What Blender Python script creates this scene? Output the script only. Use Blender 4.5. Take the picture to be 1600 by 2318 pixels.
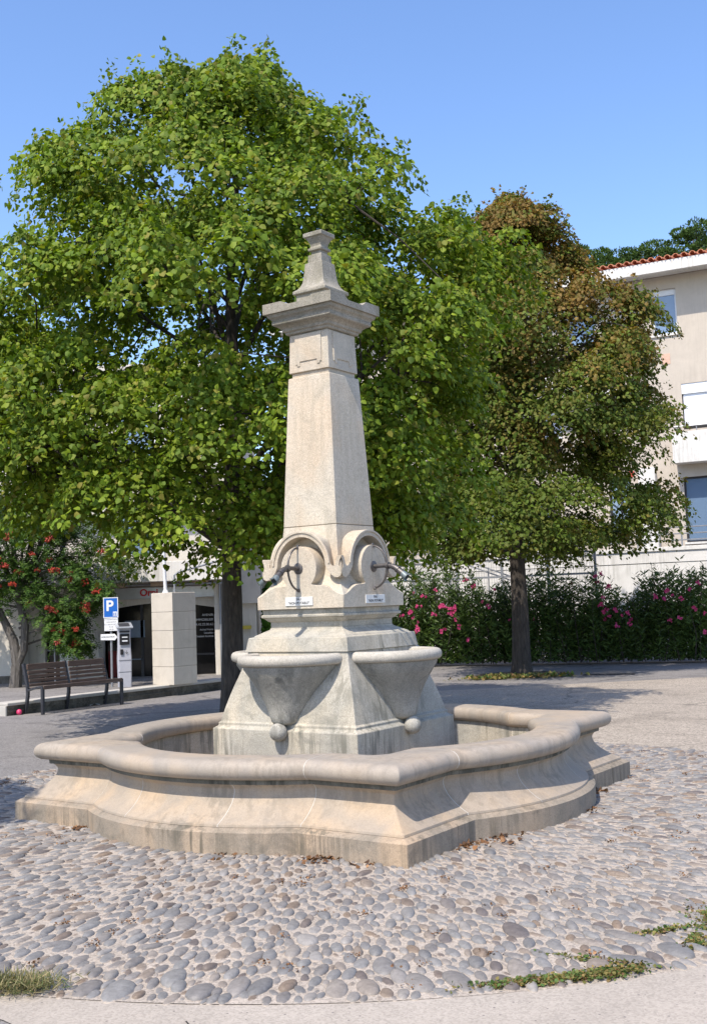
import bpy, math, random
import numpy as np
from mathutils import Vector, Matrix, Euler
PI=math.pi; R=math.radians
random.seed(7); rng=np.random.default_rng(11)
for o in list(bpy.data.objects): bpy.data.objects.remove(o)
scn=bpy.context.scene; COL=scn.collection

# ------------------------------------------------------------------ camera, sky, sun
cam=bpy.data.cameras.new('camera'); camo=bpy.data.objects.new('camera',cam); COL.objects.link(camo)
cam.sensor_fit='HORIZONTAL'; cam.sensor_width=36; cam.lens=36*2500/1600; cam.clip_end=2000; cam.clip_start=.05
P=R(4.676); RO=R(2.0786); cr,sr=math.cos(RO),math.sin(RO)
fw=Vector((0,math.cos(P),math.sin(P))); up0=Vector((0,-math.sin(P),math.cos(P))); rt0=Vector((1,0,0))
Rt=rt0*cr-up0*sr; Up=rt0*sr+up0*cr
mw=Matrix.Identity(4)
for i in range(3): mw[i][0]=Rt[i]; mw[i][1]=Up[i]; mw[i][2]=-fw[i]
mw.translation=Vector((0,0,1.6)); camo.matrix_world=mw; scn.camera=camo

SUN_AZ,SUN_EL=R(238),R(56)
sv=Vector((math.cos(SUN_EL)*math.cos(SUN_AZ),math.cos(SUN_EL)*math.sin(SUN_AZ),math.sin(SUN_EL)))
sun=bpy.data.lights.new('sun','SUN'); sun.energy=3.5; sun.angle=R(.5); sun.color=(1,.915,.80)
suno=bpy.data.objects.new('sun',sun); COL.objects.link(suno); suno.rotation_euler=sv.to_track_quat('Z','Y').to_euler(); suno.location=(-10,-10,20)
W=bpy.data.worlds.new('World'); scn.world=W; W.use_nodes=True; nt=W.node_tree
for n in list(nt.nodes): nt.nodes.remove(n)
sky=nt.nodes.new('ShaderNodeTexSky'); sky.sky_type='NISHITA'; sky.sun_disc=False
sky.sun_elevation=SUN_EL; sky.sun_rotation=PI/2-SUN_AZ; sky.air_density=1.0; sky.dust_density=1.2; sky.ozone_density=2.2; sky.altitude=200
hs=nt.nodes.new('ShaderNodeHueSaturation'); hs.inputs['Saturation'].default_value=1.12; hs.inputs['Hue'].default_value=.506; hs.inputs['Value'].default_value=1.12
bg=nt.nodes.new('ShaderNodeBackground'); bg.inputs['Strength'].default_value=.15
wo=nt.nodes.new('ShaderNodeOutputWorld')
nt.links.new(sky.outputs[0],hs.inputs['Color']); nt.links.new(hs.outputs[0],bg.inputs[0]); nt.links.new(bg.outputs[0],wo.inputs[0])
scn.view_settings.view_transform='Standard'; scn.view_settings.look='None'; scn.view_settings.gamma=1; scn.view_settings.exposure=.78
scn.render.engine='CYCLES'

# ------------------------------------------------------------------ material helpers
def nodes(name):
    m=bpy.data.materials.new(name); m.use_nodes=True; t=m.node_tree
    return m,t,t.nodes['Principled BSDF'],t.nodes['Material Output']
def N(t,k,**a):
    n=t.nodes.new(k)
    for x,v in a.items():
        if x in n.inputs.keys(): n.inputs[x].default_value=v
        else: setattr(n,x,v)
    return n
def noise(t,co,scale,detail=4,rough=.55,dist=0):
    n=t.nodes.new('ShaderNodeTexNoise'); n.inputs['Scale'].default_value=scale; n.inputs['Detail'].default_value=detail
    n.inputs['Roughness'].default_value=rough; n.inputs['Distortion'].default_value=dist
    t.links.new(co,n.inputs['Vector']); return n.outputs['Fac']
def ramp(t,f,stops):
    r=t.nodes.new('ShaderNodeValToRGB'); e=r.color_ramp.elements
    while len(e)<len(stops): e.new(.5)
    for i,(p,c) in enumerate(stops):
        e[i].position=p; e[i].color=(*c,1) if len(c)==3 else (c[0],)*3+(1,)
    t.links.new(f,r.inputs[0]); return r.outputs[0]
def g(v): return (v,v,v)
def mixc(t,a,b,f,mode='MIX'):
    n=t.nodes.new('ShaderNodeMix'); n.data_type='RGBA'; n.blend_type=mode
    for s,v in ((n.inputs[6],a),(n.inputs[7],b),(n.inputs[0],f)):
        if isinstance(v,(tuple,list)): s.default_value=(*v,1)
        elif isinstance(v,(int,float)): s.default_value=v
        else: t.links.new(v,s)
    return n.outputs[2]
def mapping(t,co,scale=(1,1,1)):
    n=t.nodes.new('ShaderNodeMapping'); n.inputs['Scale'].default_value=scale; t.links.new(co,n.inputs[0]); return n.outputs[0]
def bump(t,f,b,strength,dist=.01,prev=None):
    n=t.nodes.new('ShaderNodeBump'); n.inputs['Strength'].default_value=strength; n.inputs['Distance'].default_value=dist
    t.links.new(f,n.inputs['Height'])
    if prev is not None: t.links.new(prev,n.inputs['Normal'])
    t.links.new(n.outputs[0],b.inputs['Normal']); return n.outputs[0]
def coord(t,k='Object'): return t.nodes.new('ShaderNodeTexCoord').outputs[k]

def stone(name,base,dark,spk=.5,streak=.4,stain=(.12,.115,.09),stain_amt=.3,bs=.25,rough=.85,warm=None):
    m,t,b,o=nodes(name); co=coord(t)
    big=noise(t,co,2.2,5,.6,.4)
    c=ramp(t,big,[(.32,dark),(.66,base)])
    if warm:
        w=noise(t,mapping(t,co,(1.3,1.3,1.0)),1.7,3,.5,.6)
        c=mixc(t,c,warm,ramp(t,w,[(.45,g(0)),(.68,g(.75))]))
    fine=noise(t,co,160,3,.7); f2=noise(t,co,45,4,.7)
    sp=ramp(t,fine,[(.33,g(1-spk)),(.55,g(1.0)),(.75,g(1+spk*.25))])
    c=mixc(t,c,sp,1.0,'MULTIPLY')
    c=mixc(t,c,ramp(t,f2,[(.30,g(1-spk*.5)),(.6,g(1.04))]),.8,'MULTIPLY')
    st=noise(t,mapping(t,co,(16,16,1.1)),1.0,5,.65,.3)
    msk=noise(t,co,1.1,3,.5)
    sa=ramp(t,st,[(.47,g(0)),(.60,g(1))]); ma=ramp(t,msk,[(.42,g(0)),(.58,g(1))])
    q=mixc(t,sa,ma,1.0,'MULTIPLY'); q=mixc(t,q,g(streak),1.0,'MULTIPLY')
    c=mixc(t,c,(dark[0]*.55,dark[1]*.55,dark[2]*.52),q)
    s2=noise(t,co,3.4,6,.72,.8)
    s2=mixc(t,ramp(t,s2,[(.52,g(0)),(.66,g(1))]),g(stain_amt),1.0,'MULTIPLY')
    c=mixc(t,c,stain,s2)
    t.links.new(c,b.inputs['Base Color']); b.inputs['Roughness'].default_value=rough; b.inputs['Specular IOR Level'].default_value=.25
    n1=bump(t,f2,b,bs,.006); bump(t,fine,b,bs*1.2,.003,n1)
    return m
def plain(name,col,rough=.6,metal=0,var=.15,scale=12,bs=.05,spec=.4):
    m,t,b,o=nodes(name); co=coord(t); n=noise(t,co,scale,5,.6)
    lo=tuple(x*(1-var) for x in col); hi=tuple(min(1,x*(1+var*.6)) for x in col)
    t.links.new(ramp(t,n,[(.3,lo),(.7,hi)]),b.inputs['Base Color'])
    b.inputs['Roughness'].default_value=rough; b.inputs['Metallic'].default_value=metal; b.inputs['Specular IOR Level'].default_value=spec
    if bs: bump(t,noise(t,co,scale*6,4,.6),b,bs,.004)
    return m
def leafmat(name,cols,trans=.35,rough=.5,tcol=None,clump=1.6,spec=.22,brown=None):
    m,t,b,o=nodes(name); co=coord(t)
    geo=t.nodes.new('ShaderNodeNewGeometry')
    c=ramp(t,geo.outputs['Random Per Island'],[(i/(len(cols)-1),x) for i,x in enumerate(cols)])
    if brown:
        sx=t.nodes.new('ShaderNodeSeparateXYZ'); t.links.new(co,sx.inputs[0])
        ma=t.nodes.new('ShaderNodeMath'); ma.operation='MULTIPLY_ADD'; t.links.new(sx.outputs[2],ma.inputs[0]); ma.inputs[1].default_value=.035; t.links.new(noise(t,co,.75,4,.65),ma.inputs[2])
        m2=t.nodes.new('ShaderNodeMath'); m2.operation='MULTIPLY_ADD'; t.links.new(geo.outputs['Random Per Island'],m2.inputs[0]); m2.inputs[1].default_value=.22; t.links.new(ma.outputs[0],m2.inputs[2])
        c=mixc(t,c,brown,ramp(t,m2.outputs[0],[(.79,g(0)),(1.02,g(.8))]))
    cl=noise(t,co,clump,3,.6)
    c=mixc(t,c,ramp(t,cl,[(.35,g(.72)),(.65,g(1.18))]),1.0,'MULTIPLY')
    t.links.new(c,b.inputs['Base Color']); b.inputs['Roughness'].default_value=rough; b.inputs['Specular IOR Level'].default_value=spec
    tr=t.nodes.new('ShaderNodeBsdfTranslucent'); 
    tc=mixc(t,c,tcol or (1.0,1.0,.35),1.0,'MULTIPLY'); tc=mixc(t,tc,g(1.6),1.0,'MULTIPLY')
    t.links.new(tc,tr.inputs[0])
    mx=t.nodes.new('ShaderNodeMixShader'); mx.inputs[0].default_value=trans
    t.links.new(b.outputs[0],mx.inputs[1]); t.links.new(tr.outputs[0],mx.inputs[2]); t.links.new(mx.outputs[0],o.inputs[0])
    return m
def glassmat(name,col=(.02,.03,.04),rough=.05):
    m,t,b,o=nodes(name); b.inputs['Base Color'].default_value=(*col,1); b.inputs['Roughness'].default_value=rough; b.inputs['Specular IOR Level'].default_value=.9; b.inputs['IOR'].default_value=1.6
    co=coord(t); bump(t,noise(t,co,1.5,2,.5),b,.03,.02)
    return m

# ------------------------------------------------------------------ mesh helpers
def finish(me,name,mats,parent,smooth,ang=32):
    for m in (mats if isinstance(mats,(list,tuple)) else [mats]): me.materials.append(m)
    if smooth:
        me.polygons.foreach_set('use_smooth',np.ones(len(me.polygons),bool)); me.set_sharp_from_angle(angle=R(ang))
    o=bpy.data.objects.new(name,me); COL.objects.link(o)
    if parent: o.parent=parent
    return o
class MB:
    def __init__(s): s.v=[];s.f=[];s.m=[];s.T=Matrix.Identity(4);s.k=0
    def vv(s,pts):
        b=len(s.v); s.v+= [tuple(s.T@Vector(p)) for p in pts]; return b
    def ff(s,b,fs):
        for f in fs: s.f.append(tuple(b+i for i in f)); s.m.append(s.k)
    def box(s,x0,x1,y0,y1,z0,z1):
        b=s.vv([(x,y,z) for z in (z0,z1) for y in (y0,y1) for x in (x0,x1)])
        s.ff(b,[(0,2,3,1),(4,5,7,6),(0,1,5,4),(2,6,7,3),(0,4,6,2),(1,3,7,5)]); return s
    def loft(s,rings,cap0=True,cap1=True,close=True):
        n=len(rings[0]); b=s.vv([p for r in rings for p in r]); fs=[]
        for i in range(len(rings)-1):
            for j in range(n if close else n-1):
                k=(j+1)%n; fs.append((i*n+j,i*n+k,(i+1)*n+k,(i+1)*n+j))
        if cap0: fs.append(tuple(range(n))[::-1])
        if cap1: fs.append(tuple((len(rings)-1)*n+j for j in range(n)))
        s.ff(b,fs); return s
    def sq(s,lv,cx=0,cy=0):
        return s.loft([[(cx-h,cy-h,z),(cx+h,cy-h,z),(cx+h,cy+h,z),(cx-h,cy+h,z)] for z,h in lv])
    def lathe(s,prof,cx=0,cy=0,n=24):
        return s.loft([[(cx+r*math.cos(2*PI*i/n),cy+r*math.sin(2*PI*i/n),z) for i in range(n)] for z,r in prof])
    def ext(s,poly,y0,y1,mitre=False):  # poly in (x,z), from y0 (back) to y1 (front, smaller y)
        def cl(x,y): return max(-abs(y)+.002,min(abs(y)-.002,x)) if mitre else x
        n=len(poly); b=s.vv([(cl(x,y1),y1,z) for x,z in poly]+[(cl(x,y0),y0,z) for x,z in poly])
        s.ff(b,[tuple(range(n)),tuple(range(2*n-1,n-1,-1))]+[((j+1)%n,j,n+j,n+(j+1)%n) for j in range(n)]); return s
    def tube(s,path,rad,n=8,cap=True):
        pts=[Vector(p) for p in path]; rad=rad if isinstance(rad,(list,tuple)) else [rad]*len(pts); rings=[]
        pr=None
        for i,p in enumerate(pts):
            d=(pts[min(i+1,len(pts)-1)]-pts[max(i-1,0)]).normalized()
            a=Vector((0,0,1)) if abs(d.z)<.9 else Vector((1,0,0))
            if pr is not None: a=pr
            u=(a-d*a.dot(d)).normalized(); w=d.cross(u); pr=u
            rings.append([p+(u*math.cos(2*PI*k/n)+w*math.sin(2*PI*k/n))*rad[i] for k in range(n)])
        return s.loft(rings,cap,cap)
    def bar(s,a,b,w,h):
        a=Vector(a);b=Vector(b);d=(b-a).normalized(); up=Vector((0,0,1)) if abs(d.z)<.95 else Vector((0,1,0))
        sd=d.cross(up).normalized(); u=sd.cross(d); 
        return s.loft([[p+sd*x*w/2+u*z*h/2 for x,z in ((-1,-1),(1,-1),(1,1),(-1,1))] for p in (a,b)])
    def sphere(s,c,r,n=16,m=10,sc=(1,1,1)):
        return s.loft([[(c[0]+sc[0]*r*math.sin(PI*i/m)*math.cos(2*PI*j/n),c[1]+sc[1]*r*math.sin(PI*i/m)*math.sin(2*PI*j/n),c[2]-sc[2]*r*math.cos(PI*i/m)) for j in range(n)] for i in [.12]+list(range(1,m))+[m-.12]])
    def build(s,name,mats,parent=None,smooth=False,bevel=0,seg=2,ang=32):
        me=bpy.data.meshes.new(name); me.from_pydata(s.v,[],s.f); me.update()
        if any(s.m): me.polygons.foreach_set('material_index',s.m)
        o=finish(me,name,mats,parent,smooth,ang)
        if bevel:
            md=o.modifiers.new('bevel','BEVEL'); md.width=bevel; md.segments=seg; md.limit_method='ANGLE'; md.angle_limit=R(35)
        return o
def npmesh(name,V,F,mats,parent=None,smooth=False,midx=None):
    me=bpy.data.meshes.new(name); F=np.asarray(F); k=F.shape[1]
    me.vertices.add(len(V)); me.vertices.foreach_set('co',np.asarray(V,np.float32).ravel())
    me.loops.add(F.size); me.loops.foreach_set('vertex_index',F.astype(np.int32).ravel())
    me.polygons.add(len(F)); me.polygons.foreach_set('loop_start',np.arange(0,F.size,k,dtype=np.int32))
    if smooth: me.polygons.foreach_set('use_smooth',np.ones(len(F),bool))
    if midx is not None: me.polygons.foreach_set('material_index',np.asarray(midx,np.int32))
    me.update(calc_edges=True)
    for m in (mats if isinstance(mats,(list,tuple)) else [mats]): me.materials.append(m)
    o=bpy.data.objects.new(name,me); COL.objects.link(o)
    if parent: o.parent=parent
    return o
def tag(o,label=None,cat=None,group=None,kind=None):
    if label:o['label']=label
    if cat:o['category']=cat
    if group:o['group']=group
    if kind:o['kind']=kind
    return o
def thing(name,label,cat,loc=(0,0,0),rz=0,group=None):
    o=bpy.data.objects.new(name,None); COL.objects.link(o); o.location=loc; o.rotation_euler=(0,0,rz); o.empty_display_size=.2
    return tag(o,label,cat,group)
def struct(o): o['kind']='structure'; return o
def text(parent,body,size,mat,M,align='CENTER',ext=.002,name='lettering',spacing=1.0,bold=0):
    cu=bpy.data.curves.new('t','FONT'); cu.body=body; cu.size=size; cu.align_x=align; cu.align_y='CENTER'; cu.extrude=ext; cu.space_line=spacing; cu.offset=bold
    to=bpy.data.objects.new('t',cu); COL.objects.link(to); bpy.context.view_layer.update()
    me=bpy.data.meshes.new_from_object(to.evaluated_get(bpy.context.evaluated_depsgraph_get())); bpy.data.objects.remove(to)
    me.transform(M); me.materials.clear(); me.materials.append(mat); me.name=name
    o=bpy.data.objects.new(name,me); COL.objects.link(o); o.parent=parent; return o
def face_mat(x,y,z,rz=0): # text standing upright, facing local -y rotated by rz
    return Matrix.Translation((x,y,z))@Matrix.Rotation(rz,4,'Z')@Matrix.Rotation(PI/2,4,'X')

# ------------------------------------------------------------------ materials
M_col=stone('pale_limestone',(.59,.53,.43),(.48,.43,.35),.34,.25,(.27,.245,.19),.38,.5,warm=(.57,.455,.33))
M_cap=stone('lichened_limestone',(.44,.40,.33),(.27,.25,.20),.55,.4,(.16,.15,.09),.5,.5)
M_ped=stone('weathered_limestone',(.49,.455,.385),(.335,.32,.275),.38,.95,(.19,.185,.155),.65,.5,warm=(.53,.46,.35))
M_lip=stone('pale_lip_stone',(.53,.49,.42),(.42,.39,.335),.4,.3,(.32,.30,.25),.45,.35)
M_cone=stone('grey_bowl_stone',(.43,.41,.36),(.25,.245,.22),.4,.7,(.10,.10,.09),.7,.6)
M_cove=stone('tan_basin_stone',(.40,.325,.245),(.32,.272,.22),.18,.55,(.24,.215,.185),.4,.2,.7,warm=(.44,.325,.215))
M_rim=stone('rim_stone',(.37,.315,.255),(.29,.257,.22),.14,.35,(.25,.225,.195),.35,.15,.6,warm=(.40,.315,.23))
M_slab=stone('slab_stone',(.37,.30,.23),(.25,.215,.17),.28,1.0,(.09,.085,.07),.5,.25,.8,warm=(.44,.32,.21))
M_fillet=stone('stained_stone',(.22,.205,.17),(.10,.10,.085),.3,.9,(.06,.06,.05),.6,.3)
M_joint=plain('white_mortar',(.50,.47,.42),.9,0,.1,30,.1)
M_conc=stone('concrete_facade',(.66,.615,.545),(.59,.55,.485),.12,.3,(.36,.33,.28),.2,.12)
M_concw=stone('white_concrete',(.72,.70,.66),(.62,.60,.56),.12,.5,(.40,.39,.36),.25,.12)
M_render=stone('beige_render',(.52,.46,.385),(.46,.405,.34),.08,.15,(.42,.37,.31),.2,.08)
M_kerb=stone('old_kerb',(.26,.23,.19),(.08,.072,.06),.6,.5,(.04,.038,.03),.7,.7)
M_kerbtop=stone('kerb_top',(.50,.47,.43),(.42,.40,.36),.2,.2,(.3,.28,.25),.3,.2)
M_bronze=plain('dull_bronze',(.13,.12,.115),.5,.75,.3,40,.1)
M_patina=plain('pale_patina',(.17,.20,.205),.5,.4,.3,60,.1)
M_black=plain('black',(.012,.012,.014),.6)
M_dark=plain('dark_interior',(.015,.014,.014),.7)
M_steel=plain('charcoal_steel',(.05,.05,.058),.45,.4,.25,20)
M_marble=plain('white_marble',(.62,.62,.60),.4,0,.08,20,.02)
M_white=plain('white_paint',(.72,.73,.75),.4,0,.05,5,.01)
M_alu=plain('aluminium',(.52,.54,.57),.35,.6,.1,10,.02)
M_galv=plain('galvanised_steel',(.30,.31,.33),.45,.5,.12,10,.02)
M_red=plain('red_letters',(.55,.01,.02),.5)
M_blue=plain('sign_blue',(.01,.12,.48),.4,0,.05)
M_txt=plain('black_letters',(.03,.03,.035),.6,0,.05,5,0)
M_glassd=glassmat('dark_shop_glass',(.008,.008,.009),.12); M_glassd.node_tree.nodes['Principled BSDF'].inputs['Specular IOR Level'].default_value=.25
M_glassb=glassmat('window_glass',(.14,.21,.31))  # pale blue base colour stands in for light reflected in the panes
def wood():
    m,t,b,o=nodes('weathered_wood'); co=coord(t)
    n=noise(t,mapping(t,co,(2,30,30)),2.2,6,.7,.4)
    t.links.new(ramp(t,n,[(.3,(.055,.035,.028)),(.55,(.13,.085,.065)),(.75,(.24,.19,.16))]),b.inputs['Base Color']); b.inputs['Roughness'].default_value=.7
    bump(t,n,b,.4,.004); return m
M_wood=wood()
def bark(name,a,c):
    m,t,b,o=nodes(name); co=coord(t)
    n=noise(t,mapping(t,co,(9,9,1.6)),3,7,.7,.5)
    t.links.new(ramp(t,n,[(.35,a),(.7,c)]),b.inputs['Base Color']); b.inputs['Roughness'].default_value=.95
    bump(t,n,b,.9,.03); return m
M_bark=bark('lime_bark',(.022,.018,.015),(.085,.07,.058))
M_bark2=bark('grey_bark',(.07,.062,.055),(.17,.155,.14))
M_lime=leafmat('lime_leaves',[(.062,.110,.010),(.108,.178,.012),(.162,.232,.016),(.215,.272,.024),(.088,.152,.012),(.138,.208,.015),(.22,.20,.035)],.28,.6)
M_lime2=leafmat('browning_lime_leaves',[(.06,.10,.012),(.10,.155,.016),(.11,.145,.020),(.14,.15,.03),(.07,.115,.014),(.10,.14,.018)],.28,.6,(1,.85,.35),brown=(.23,.125,.035))
M_rowan=leafmat('rowan_leaves',[(.03,.075,.014),(.06,.12,.02),(.10,.165,.03)],.3,.5)
M_berry=plain('red_berries',(.36,.04,.018),.4,0,.3,60,0,.5)
M_olea=leafmat('oleander_leaves',[(.028,.058,.016),(.052,.096,.022),(.10,.155,.035),(.034,.068,.018)],.15,.45,clump=.9)  # greens darkened to put the linden's shade on the hedge into the leaf colour
M_pink=leafmat('pink_petals',[(.46,.035,.16),(.58,.09,.24),(.40,.025,.09)],.2,.6,(1,.6,.7))
M_pine=leafmat('pine_needles',[(.04,.08,.022),(.07,.125,.03),(.10,.16,.04)],.15,.7,clump=.5)
M_weed=leafmat('weed_leaves',[(.10,.15,.04),(.07,.13,.035),(.30,.20,.07),(.13,.17,.05),(.22,.11,.06)],.2,.7,clump=6)
M_grass=leafmat('dry_grass',[(.10,.15,.05),(.22,.20,.10),(.38,.31,.17),(.08,.13,.04)],.2,.8,clump=6)
M_litter=leafmat('brown_litter',[(.12,.06,.03),(.22,.11,.05),(.07,.04,.025),(.36,.20,.10)],.1,.8,clump=5)

def groundmat(name,a,c,agg,scale=90,spk=.35,patch=.12,spots=False,cracks=False):
    m,t,b,o=nodes(name); co=coord(t)
    n=noise(t,co,.35,6,.6,.3); col=ramp(t,n,[(.3,a),(.7,c)])
    vo=t.nodes.new('ShaderNodeTexVoronoi'); vo.inputs['Scale'].default_value=scale; t.links.new(co,vo.inputs['Vector'])
    sep=t.nodes.new('ShaderNodeSeparateColor'); t.links.new(vo.outputs['Color'],sep.inputs[0])
    col=mixc(t,col,ramp(t,sep.outputs[0],[(0,g(1-spk)),(.5,g(1)),(1,g(1+spk*.6))]),agg,'MULTIPLY')
    n2=noise(t,co,3.0,6,.7); col=mixc(t,col,ramp(t,n2,[(.3,g(1-patch)),(.7,g(1+patch*.5))]),1.0,'MULTIPLY')
    if spots:
        v2=t.nodes.new('ShaderNodeTexVoronoi'); v2.inputs['Scale'].default_value=26; t.links.new(co,v2.inputs['Vector'])
        s2=t.nodes.new('ShaderNodeSeparateColor'); t.links.new(v2.outputs['Color'],s2.inputs[0])
        a1=ramp(t,v2.outputs['Distance'],[(.10,g(1)),(.16,g(0))]); a2=ramp(t,s2.outputs[1],[(.55,g(0)),(.6,g(1))])
        col=mixc(t,col,(.16,.14,.13),mixc(t,a1,a2,1.0,'MULTIPLY'))
    if cracks:
        wv=t.nodes.new('ShaderNodeVectorMath'); wv.operation='MULTIPLY_ADD'; nz=t.nodes.new('ShaderNodeTexNoise'); nz.inputs['Scale'].default_value=1.3; nz.inputs['Detail'].default_value=6; t.links.new(co,nz.inputs['Vector'])
        t.links.new(nz.outputs['Color'],wv.inputs[0]); wv.inputs[1].default_value=(.9,.9,0); t.links.new(co,wv.inputs[2])
        v3=t.nodes.new('ShaderNodeTexVoronoi'); v3.feature='DISTANCE_TO_EDGE'; v3.inputs['Scale'].default_value=.22; t.links.new(wv.outputs[0],v3.inputs['Vector'])
        col=mixc(t,col,mixc(t,col,g(.45),1.0,'MULTIPLY'),ramp(t,v3.outputs['Distance'],[(.0015,g(.9)),(.005,g(0))]))
        st=noise(t,co,.9,5,.65); col=mixc(t,col,mixc(t,col,g(.80),1.0,'MULTIPLY'),ramp(t,st,[(.55,g(0)),(.62,g(1))]))
    t.links.new(col,b.inputs['Base Color']); b.inputs['Roughness'].default_value=.9; b.inputs['Specular IOR Level'].default_value=.2
    bump(t,noise(t,co,scale*.8,4,.7),b,.35,.004); return m
M_asph=groundmat('grey_asphalt',(.185,.175,.17),(.235,.22,.21),1.0,70,cracks=True)
M_beige=groundmat('beige_asphalt',(.30,.26,.215),(.355,.31,.26),1.0,60,.45,cracks=True)
M_concg=groundmat('concrete_paving',(.335,.295,.25),(.39,.345,.295),.7,110,.25,.1,True)
M_mort=groundmat('mortar',(.33,.287,.24),(.41,.355,.30),.8,120,.4,.18)
def cobmat():
    m,t,b,o=nodes('river_cobbles'); co=coord(t); geo=t.nodes.new('ShaderNodeNewGeometry')
    c=ramp(t,geo.outputs['Random Per Island'],[(0,(.15,.145,.142)),(.25,(.21,.203,.195)),(.45,(.165,.152,.143)),(.6,(.245,.225,.205)),(.75,(.20,.15,.11)),(.85,(.12,.102,.095)),(.92,(.27,.25,.23)),(1,(.185,.18,.176))])
    n=noise(t,co,28,5,.7,.5); c=mixc(t,c,ramp(t,n,[(.3,g(.72)),(.7,g(1.2))]),1.0,'MULTIPLY')
    # pale mortar film left round the foot of every stone
    sx=t.nodes.new('ShaderNodeSeparateXYZ'); t.links.new(co,sx.inputs[0])
    zz=t.nodes.new('ShaderNodeMath'); zz.operation='MULTIPLY_ADD'; t.links.new(noise(t,co,55,4,.7),zz.inputs[0]); zz.inputs[1].default_value=-.016; t.links.new(sx.outputs[2],zz.inputs[2])
    c=mixc(t,(.35,.295,.24),c,ramp(t,zz.outputs[0],[(-.004,g(.0)),(.004,g(1))]))
    t.links.new(c,b.inputs['Base Color']); b.inputs['Roughness'].default_value=.58; b.inputs['Specular IOR Level'].default_value=.35
    bump(t,noise(t,co,70,4,.7),b,.25,.004); return m
M_cob=cobmat()
def tilemat():
    m,t,b,o=nodes('roof_tiles'); co=coord(t); n=noise(t,mapping(t,co,(4.5,2.5,2)),1.2,4,.7)
    t.links.new(ramp(t,n,[(.3,(.32,.11,.06)),(.5,(.50,.19,.10)),(.7,(.62,.31,.19))]),b.inputs['Base Color']); b.inputs['Roughness'].default_value=.85
    bump(t,n,b,.3,.03); return m
M_tile=tilemat()
M_shut=plain('white_shutter',(.74,.76,.80),.5,0,.04,4,.01)

# ------------------------------------------------------------------ ground
mb=MB(); mb.box(-300,300,-60,500,-.5,0); struct(mb.build('ground',M_asph))
mb=MB(); b=mb.vv([(-.35,4.5,.003),(30,2,.003),(30,20.3,.003),(7.9,20.7,.003),(2.0,19.6,.003),(-.6,19.2,.003)]); mb.ff(b,[tuple(range(6))]); struct(mb.build('beige_plaza',M_beige))
mb=MB(); b=mb.vv([(-1.75,4.72,.006),(-1.45,4.50,.006),(.2,2.9,.006),(1.5,1.5,.006),(9,1.5,.006),(9,6.2,.006),(1.6,6.2,.006),(-1.3,5.2,.006)]); mb.ff(b,[tuple(range(8))]); struct(mb.build('concrete_path',M_concg))
mb=MB(); mb.box(1.16,1.168,2,2.01,0,.001); mb=MB()
for a,c in (((1.05,3.9,.0075),(1.62,4.83,.0075)),((-.15,3.2,.0075),(-.72,4.42,.0075))):
    a=Vector(a);c=Vector(c);d=(c-a).normalized();s=Vector((-d.y,d.x,0))*.003
    b=mb.vv([a-s,c-s,c+s,a+s]); mb.ff(b,[(0,1,2,3)])
struct(mb.build('paving_joint',M_dark))

FC=Vector((-.211,9.232,0)); FRZ=R(-34.73)
CC=(-.1,8.72); CR=4.17
def outline(h,b,d,r,n_arc=22,n_s=4,n_c=3):
    """square with a segmental bow on every side, listed counter-clockwise from the middle of the front-left corner"""
    Ra=(b*b+d*d)/(2*d); cy=-(h+d)+Ra; a0=math.asin(b/Ra)
    side=[]
    for i in range(n_c): # second half of the corner arc
        a=PI/4*i/n_c; side.append((-h+r-r*math.cos(PI/4-a+PI/4-PI/4+0) if False else -h+r-r*math.cos(PI/4+a),-h+r-r*math.sin(PI/4+a)))
    for i in range(n_s): side.append((-h+r+(h-r-b)*i/n_s,-h))
    for i in range(n_arc+1):
        a=-a0+2*a0*i/n_arc; side.append((Ra*math.sin(a),cy-Ra*math.cos(a)))
    for i in range(1,n_s+1): side.append((b+(h-r-b)*i/n_s,-h))
    for i in range(1,n_c): 
        a=PI/4*i/n_c; side.append((h-r+r*math.sin(a),-h+r-r*math.cos(a)))
    out=[]
    for k in range(4):
        c,s=round(math.cos(k*PI/2)),round(math.sin(k*PI/2))
        out+=[(x*c-y*s,x*s+y*c) for x,y in side]
    return out
def oring(h,z,b=.97,d=.29,r=.012): return [(x,y,z) for x,y in outline(h,b,d,r)]

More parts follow.
